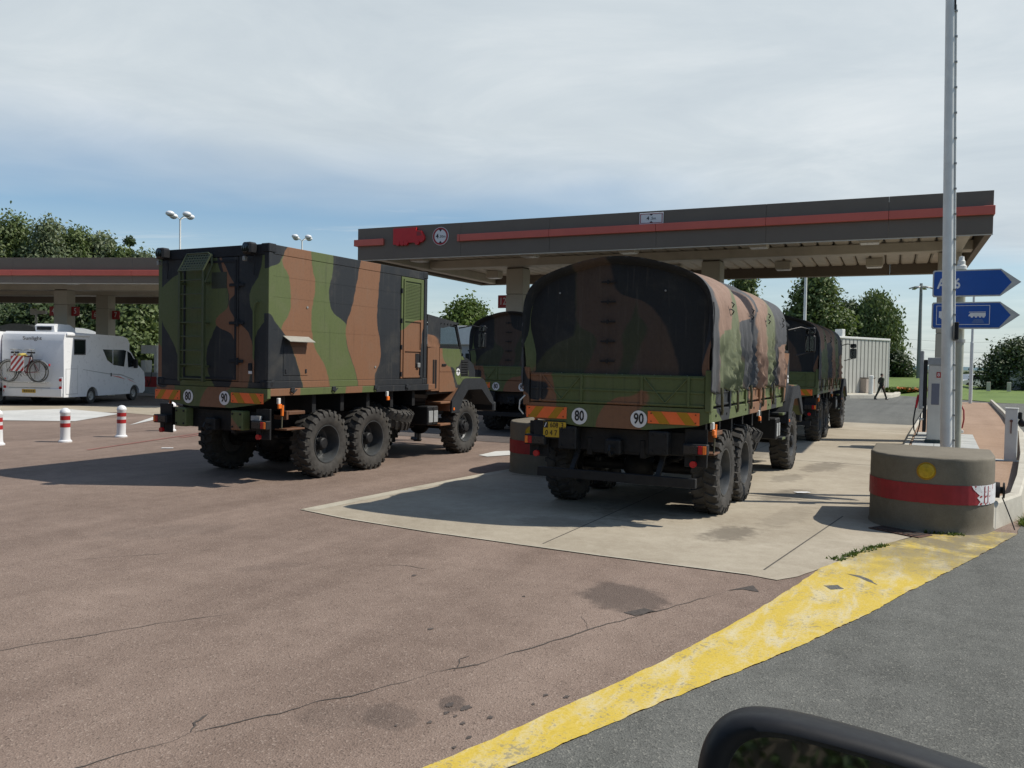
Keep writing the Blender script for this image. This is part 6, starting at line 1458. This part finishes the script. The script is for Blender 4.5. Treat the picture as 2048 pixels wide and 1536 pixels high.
for dz in (0, 1.6):
    pts = []
    for i in range(17): f = i / 16; pts.append(a.lerp(b_, f) + Vector((0, 0, 5.0 + dz + 1.0 * (1 - f) - 2.2 * f * (1 - f))))
    mb.tube(pts, .022, 4)
tag(mb.build('power_line', M['grey_paint'], None), 'pair of thin power lines crossing the sky behind the signs', 'cable')

# ------------------------------------------------------------------ shop seen through the lorry cab, small far things
p = at(62, 905); sb = thing('shop_building', (p.x, p.y, 0), 'low flat roofed shop with white fascia behind the truck cab', 'building', None, R(10))
MB().box(-7, 3, 0, 8, 0, 3.35).build('wall', M['grey_paint'], sb); MB().box(-7.2, 3.2, -.3, 8.2, 3.352, 4.75, .03).build('fascia', M['white_paint'], sb)
for k in range(5): MB().box(-6.6 + k * 1.9, -4.9 + k * 1.9, -.03, -.002, .3, 2.7, .01).build('window', M['dark_glass'], sb)
p = at(46, 30); kk = thing('curved_roof_trailer', (p.x, p.y, 0), 'grey curved roof behind the motorhome', 'kiosk', None, R(24))
mb = MB(); ar = [(-2.6 + 5.2 * i / 16, 2.75 + 1.05 * math.sin(math.pi * i / 16)) for i in range(17)]; mb.prism([(-2.6, .4)] + ar + [(2.6, .4)], 'y', 0, 6); mb.build('body', M['grey_paint'], kk, smooth=30)
mb = MB(); mb.cyl((1.0, .3, 3.6), (1.0, .3, 4.6), .06, n=8); mb.box(.95, 1.6, .2, .4, 4.35, 4.55, .02); mb.box(.7, .98, .2, .4, 4.3, 4.65, .02); mb.build('sensor', M['white_paint'], kk)
# petrol pumps on the left forecourt
def pump(D, px, label):
    p = at(D, px); t_ = thing('fuel_pump', (p.x, p.y, .15), label, 'fuel pump', 'pumps under the left canopy', LRZ)
    MB().box(-.45, .45, -.3, .3, 0, 1.1, .02).build('cabinet', M['grey_paint'], t_); MB().box(-.46, -.2, -.31, .31, 1.102, 1.75, .02).build('display', M['white_paint'], t_); MB().box(.28, .46, -.31, .31, 1.102, 2.1, .02).build('pillar', M['white_paint'], t_)
    MB().box(-.46, .46, -.32, .32, 2.102, 2.55, .02).build('header', M['white_paint'], t_); MB().box(-.44, .44, -.305, -.301, .35, .9).build('red_panel', M['red_sign'], t_)
    MB().tube([(.2, -.33, 1.3), (.22, -.45, .9), (.1, -.46, .4), (-.05, -.36, .7)], .02, 8).build('hose', M['black_plastic'], t_)
pump(44, 304, 'white fuel pump between the motorhome and the container truck')
def tanker():
    p = at(70, 2046); t_ = thing('tank_lorry', (p.x, p.y, .3), 'white vehicle with rounded body parked by the dark tree', 'lorry', None, R(15))
    mb = MB(); mb.prism([(-1.0, .75), (-1.02, 1.1), (-.85, 1.55), (-.6, 1.72), (3.5, 1.72), (3.5, .75)], 'y', 0, 2.2); mb.build('body', M['white_gloss'], t_, smooth=30)
    MB().box(-.95, 3.5, .1, 2.1, .2, .748).build('chassis', M['grey_paint'], t_)
    MB().box(-1.0, 3.5, -.04, 2.24, 1.722, 1.8, .02).build('roof_edge', M['white_gloss'], t_)
    for x in (.2, 2.4): mb = MB(); mb.cyl((x, -.03, .32), (x, .2, .32), .34, n=18); mb.build('wheel', M['rubber'], t_)
tanker()
for D, px, lb in ((66, 1977, 'grey concrete marker post at the foot of the dark tree'), (66, 2018, 'grey concrete marker post beside the white tank vehicle')):
    p = at(D, px); t_ = thing('marker_post', (p.x, p.y, .45), lb, 'post', 'marker posts by the dark tree'); MB().box(-.14, .14, -.12, .12, 0, .75, .02).build('shaft', M['kerb'], t_)
p = at(78, 1951); t_ = thing('parked_car', (p.x, p.y, .35), 'small pale car parked far off beside the thin pole', 'car', None, R(35))
mb = MB(); mb.prism([(-2, .25), (-2, .75), (-1.3, .85), (-.8, 1.35), (.7, 1.38), (1.3, .9), (2, .8), (2, .25)], 'y', -.8, .8); mb.build('body', M['white_gloss'], t_, smooth=25)
mb = MB(); mb.prism([(-1.2, .88), (-.75, 1.3), (.66, 1.32), (1.15, .9)], 'y', -.81, .81); mb.build('windows', M['dark_glass'], t_)
for x in (-1.3, 1.3): mb = MB(); mb.cyl((x, -.83, .3), (x, .83, .3), .3, n=14); mb.build('wheel', M['rubber'], t_)
# flower bed
rr = random.Random(11); mb = MB(); mbf = MB()
for i in range(2600):
    px = 1770 + 95 * rr.random(); D = 66.5 + 2.6 * rr.random(); p = at(D, px); z = .22 + .35 * rr.random(); q = .10 + .08 * rr.random(); a = rr.random() * 6.28; dx, dy = q * math.cos(a), q * math.sin(a)
    tgt = mbf if rr.random() < .5 and px > 1795 and z > .3 else mb; e = rr.uniform(-.08, .08)
    tgt.quad((p.x - dx, p.y - dy, z - e), (p.x + dy * .6, p.y - dx * .6, z + .06), (p.x + dx, p.y + dy, z + e), (p.x - dy * .6, p.y + dx * .6, z - .05))
fb = tag(mb.build('flower_bed', M['leaf_bright'], None, smooth=0), 'bed of orange flowers along the road before the lawn', None, None, 'stuff')
mbf.build('blossom', M['flower_or'], fb, smooth=0)
# litter
for (x, y, z, lb) in ((-16.11, 13.57, .0, 'scrap of white paper on the red asphalt beyond the container truck'), (-2.06, 14.98, .01, 'flat piece of white litter on the tan slab by the truck wheels')):
    t_ = thing('litter', (x, y, z), lb, 'litter', None, R(40)); mb = MB(); mb.grid(lambda u, v: ((u - .5) * .26, (v - .5) * .14, .012 + .035 * abs(mnoise.noise(Vector((u * 5, v * 5, x))))), 5, 5); mb.build('paper', M['sign_white'], t_, smooth=0)

# ------------------------------------------------------------------ trees
def tree(loc, h_, w_, mat, label, name='tree', n=7000, leaf=.22, seed=1, base=.16, lobes=16, top_bias=.5, slender=1.0, group='trees around the station', up=0.0):
    t_ = thing(name, loc, label, 'tree' if 'bush' not in name and 'hedge' not in name else 'bush', group)
    rg = np.random.default_rng(seed); L = []
    zb = h_ * base
    for i in range(lobes):                                      # leaf clumps through the crown's volume
        f = (i + .5) / lobes; zc = zb + (h_ - zb) * (.12 + .76 * f)
        prof = math.sin(math.pi * min(1, max(0, (.08 + f * .92))) ** top_bias) ** .7
        a = i * 2.39996 + rg.random(); rad = w_ / 2 * prof * (.25 + .5 * rg.random())
        L.append((rad * math.cos(a), rad * math.sin(a), zc, w_ * (.17 + .12 * rg.random()) * (.6 + .4 * prof)))
    L.append((0, 0, h_ - w_ * .2 * slender, w_ * .2))
    L = np.array(L); wts = L[:, 3] ** 2; idx = rg.choice(len(L), n, p=wts / wts.sum())
    d = rg.normal(size=(n, 3)); d /= np.linalg.norm(d, axis=1)[:, None]
    r = L[idx, 3] * (.45 + .62 * rg.random(n) ** .6); r *= np.where(rg.random(n) < .07, 1.12, 1.0)
    # twig level clustering
    tw = rg.normal(size=(n // 9 + 1, 3)) * .13 * w_ * .5
    c = L[idx, :3] + d * r[:, None] * np.array([1, 1, .8 * slender]) + tw[np.arange(n) // 9] * .8
    c[:, 2] = np.maximum(c[:, 2], zb * .6 + .1)
    nrm = d * .7 + rg.normal(size=(n, 3)) * .6; nrm[:, 2] += .35; nrm /= np.linalg.norm(nrm, axis=1)[:, None]
    t1 = np.cross(nrm, rg.normal(size=(n, 3))); t1 /= np.linalg.norm(t1, axis=1)[:, None]
    if up: t1[:, 2] += up; t1 /= np.linalg.norm(t1, axis=1)[:, None]
    t2 = np.cross(nrm, t1); s_ = (leaf * (.55 + .9 * rg.random(n)))[:, None]
    P = np.stack([c - t1 * s_, c + t2 * s_ * .55 + t1 * s_ * .1, c + t1 * s_, c - t2 * s_ * .55 + t1 * s_ * .1], 1).reshape(-1, 3)
    me = bpy.data.meshes.new('crown'); me.vertices.add(n * 4); me.vertices.foreach_set('co', P.ravel()); me.loops.add(n * 4); me.loops.foreach_set('vertex_index', np.arange(n * 4)); me.polygons.add(n); me.polygons.foreach_set('loop_start', np.arange(n) * 4); me.polygons.foreach_set('loop_total', np.full(n, 4)); me.materials.append(mat); me.update(); me.validate()
    link('crown', me, t_)
    mb = MB(); tr = max(.08, h_ * .022); mb.tube([(0, 0, -.1), (.05, 0, h_ * .3), (0, .08, h_ * .6), (0, 0, h_ * .85)], [tr * 1.2, tr, tr * .6, tr * .2], 9)
    for i in range(0, len(L), 2):
        q = L[i]; zs_ = max(.25 * h_ * .5, q[2] - .28 * h_); mb.tube([(0, 0, zs_), (q[0] * .5, q[1] * .5, (zs_ + q[2]) / 2), (q[0], q[1], q[2])], [tr * .5, tr * .3, tr * .1], 6)
    mb.build('trunk', M['trunk'], t_)
    return t_
def T(D, px, top, wpx, mat, label, **kw):
    p = at(D, px); hz = 722 + .0175 * (px - 1024); h_ = 2.2 + (hz - top) / F_PX * D; z0 = kw.pop('z0', 0)
    return tree((p.x, p.y, z0), h_ - z0, wpx / F_PX * D, mat, label, **kw)
T(82, 1628, 536, 150, M['leaf_mid'], 'broad leafy tree behind the white mast', n=26000, leaf=.20, seed=3, base=.05, lobes=26)
T(88, 1748, 585, 128, M['leaf_mid'], 'feathery green tree behind the ribbed shed', n=26000, leaf=.18, seed=5, base=.05, lobes=24, up=1.2, slender=1.3)
T(90, 1692, 600, 120, M['leaf_dark'], 'darker tree between the two taller trees by the shed', n=14000, leaf=.19, seed=6, base=.05, lobes=18)
T(92, 1484, 545, 105, M['leaf_mid'], 'leafy tree seen under the canopy between column and sky', n=16000, leaf=.20, seed=7, base=.05, lobes=18)
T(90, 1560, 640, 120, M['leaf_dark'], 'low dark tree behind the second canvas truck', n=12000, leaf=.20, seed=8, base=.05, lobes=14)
T(84, 1792, 702, 72, M['leaf_dark'], 'rounded dark bush on the lawn at the shed corner', name='bush', n=7000, leaf=.15, seed=9, base=.0, lobes=14, z0=.8)
T(72, 2040, 684, 160, M['leaf_dark'], 'dark spreading tree at the right edge beyond the road', n=22000, leaf=.14, seed=10, base=.0, lobes=22, z0=.4)
T(72, 930, 598, 150, M['leaf_bright'], 'bright green rounded tree behind the container truck cab', n=20000, leaf=.17, seed=12, base=.1, lobes=20)
for i, (D, px, top, wpx, mt_, lb) in enumerate(((92, -55, 420, 190, 'leaf_grey', 'tall grey green tree further from the lamps than any other above the left canopy'), (95, 25, 424, 150, 'leaf_mid', 'tallest tree above the left canopy near the left edge'), (94, 95, 436, 130, 'leaf_grey', 'grey green tree with spiky top above the left canopy'), (96, 150, 452, 120, 'leaf_mid', 'tree above the left canopy, right of the tallest ones'), (98, 200, 464, 120, 'leaf_grey', 'looser tree top before the round dark crown'), (104, 258, 474, 44, 'leaf_dark', 'small round dark crown standing above the tree line'), (98, 285, 500, 120, 'leaf_grey', 'lowest tree top beside the container roof corner'), (98, 240, 494, 100, 'leaf_mid', 'low tree top beneath the round dark crown'))):
    T(D, px, top, wpx, M[mt_], lb, n=24000 if wpx > 60 else 6000, leaf=.21, seed=20 + i, base=.1, lobes=22, up=.5, slender=1.15)
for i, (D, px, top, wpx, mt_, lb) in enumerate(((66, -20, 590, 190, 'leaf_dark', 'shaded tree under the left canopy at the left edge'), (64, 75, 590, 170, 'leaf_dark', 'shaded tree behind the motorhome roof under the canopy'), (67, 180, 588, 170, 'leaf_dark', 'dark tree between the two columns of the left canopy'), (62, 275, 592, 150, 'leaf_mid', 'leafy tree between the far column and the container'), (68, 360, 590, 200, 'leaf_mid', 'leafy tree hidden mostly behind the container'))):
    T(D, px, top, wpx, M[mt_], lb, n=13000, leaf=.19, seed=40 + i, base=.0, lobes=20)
# wood behind the viewer (it shows in the door mirror)
for i, (x, y, h_, w_) in enumerate(((-26, -19, 13, 11), (-16, -22, 15, 11), (-6, -20, 14, 10), (4, -23, 15, 11), (13, -19, 13, 10), (-36, -15, 13, 11), (-46, -8, 12, 10))):
    tree((x, y, 0), h_, w_, M['leaf_dark'], ('wide', 'tall', 'round', 'tallest', 'right hand', 'far left', 'outermost left')[i] + ' dense dark tree of the wood behind the viewer, facing the truck tails', n=17000, leaf=.25, seed=70 + i, base=.0, lobes=26, group='wood behind the viewer')
rr = np.random.default_rng(9); t_ = thing('clipped_hedge', (-14, -17.2, 0), 'long dark hedge under the wood behind the viewer', 'hedge')
MB().box(-32, 30, -.35, .35, 0, 2.3, .1).build('branches', M['trunk'], t_); n_ = 26000
c = np.stack([rr.uniform(-32.3, 30.3, n_), rr.normal(0, .42, n_), rr.uniform(.05, 2.75, n_)], 1); a = rr.normal(size=(n_, 3)); a /= np.linalg.norm(a, axis=1)[:, None]; b_ = np.cross(a, rr.normal(size=(n_, 3))); b_ /= np.linalg.norm(b_, axis=1)[:, None]; a *= .16; b_ *= .10
P = np.stack([c - a, c + b_, c + a, c - b_], 1).reshape(-1, 3); me = bpy.data.meshes.new('leaves'); me.vertices.add(n_ * 4); me.vertices.foreach_set('co', P.ravel()); me.loops.add(n_ * 4); me.loops.foreach_set('vertex_index', np.arange(n_ * 4)); me.polygons.add(n_); me.polygons.foreach_set('loop_start', np.arange(n_) * 4); me.polygons.foreach_set('loop_total', np.full(n_, 4)); me.materials.append(M['leaf_dark']); me.update(); me.validate(); link('leaves', me, t_)
# far dark hedge line at the foot of the hills
rr = np.random.default_rng(4); n_ = 5000; mb = MB()
for i in range(n_):
    u = rr.random(); p = at(175 + 20 * rr.random(), 700 + 1700 * u); z = 1.5 * rr.random() ** .7 * (.7 + .5 * mnoise.noise(Vector((u * 60, 0, 0)))); a = rr.random() * 6.28; q = .5
    mb.quad((p.x - q * math.cos(a), p.y - q * math.sin(a), z), (p.x, p.y, z - .35), (p.x + q * math.cos(a), p.y + q * math.sin(a), z), (p.x, p.y, z + .4))
tag(mb.build('hedgerow', M['leaf_dark'], None, smooth=0), 'far dark hedgerow below the blue hills', None, None, 'stuff')

# ------------------------------------------------------------------ the photographer's own door mirror
def ray(px, py, dist):
    return CAM + (fwd + rgt * ((px - 1024) / F_PX) - upv * ((py - 768) / F_PX)) * dist
MC = ray(1692, 1630, .92)
back = (CAM - MC); back.z *= .4; back.normalize()
zax = (upv - rgt * 0.0); xax = (zax.cross(-back)).normalized() * -1; 
xax = (rgt - back * rgt.dot(back)).normalized(); zax = back.cross(xax).normalized() * 1.0
if zax.z < 0: zax = -zax
t_ = tag(empty('door_mirror', MC), 'black door mirror of the viewing vehicle at the bottom edge', 'mirror')
t_.matrix_world = Matrix((xax, -back, zax)).transposed().to_4x4(); t_.location = MC
# local: x right, y away from the viewer, z up
def loft(loops, name, mat, closed=True, sm=40):
    mb = MB(); n_ = len(loops[0]); 
    for l in loops: mb.v += l; mb.mi
    for r_ in range(len(loops) - 1):
        for i in range(n_ if closed else n_ - 1): mb.f.append((r_ * n_ + i, r_ * n_ + (i + 1) % n_, (r_ + 1) * n_ + (i + 1) % n_, (r_ + 1) * n_ + i)); mb.mi.append(0)
    return mb, name, mat
def smooth_loop(l, k=6):
    out = []; n_ = len(l)
    for i in range(n_):
        p0, p1, p2, p3 = (Vector(l[(i + j) % n_]) for j in (-1, 0, 1, 2))
        for q in range(k):
            f = q / k; out.append(tuple(.5 * ((2 * p1) + (p2 - p0) * f + (2 * p0 - 5 * p1 + 4 * p2 - p3) * f * f + (3 * p1 - p0 - 3 * p2 + p3) * f ** 3)))
    return out
def loopat(sc, dy): 
    k = .92 / F_PX
    pts = [(-322, 150), (-312, 40), (-297, -64), (-274, -124), (-236, -162), (-184, -178), (-100, -174), (50, -146), (180, -114), (300, -78), (385, -10), (392, 150), (310, 230), (100, 255), (-150, 250), (-285, 215)]
    cx, cz = 10, 40
    return smooth_loop([((cx + (x - cx) * sc) * k, dy, -(cz + (z - cz) * sc) * k) for x, z in pts])
loops = [loopat(.795, .012), loopat(.803, -.002), loopat(.865, -.011), loopat(.93, -.009), loopat(.985, .004), loopat(1.0, .025), loopat(1.0, .045)]
mb, nm, mt_ = loft(loops, 'housing', None); mb.build('rim_frame', M['black_plastic'], t_, smooth=60)
loops = [loopat(.992, .047), loopat(.985, .065), loopat(.93, .10), loopat(.78, .13), loopat(.45, .148), loopat(.02, .152)]
mb, nm, mt_ = loft(loops, 'housing', None); mb.build('housing', M['black_plastic'], t_, smooth=60)
lp = loopat(.80, .010); mb = MB(); mb.add(lp, [tuple(range(len(lp)))]); mb.build('mirror_glass', M['mirror_glass'], t_, smooth=0)
mb = MB(); mb.tube([(.10, .08, -.10), (.22, .10, -.16), (.42, .02, -.26)], [.035, .03, .035], 12); mb.build('arm', M['black_plastic'], t_)
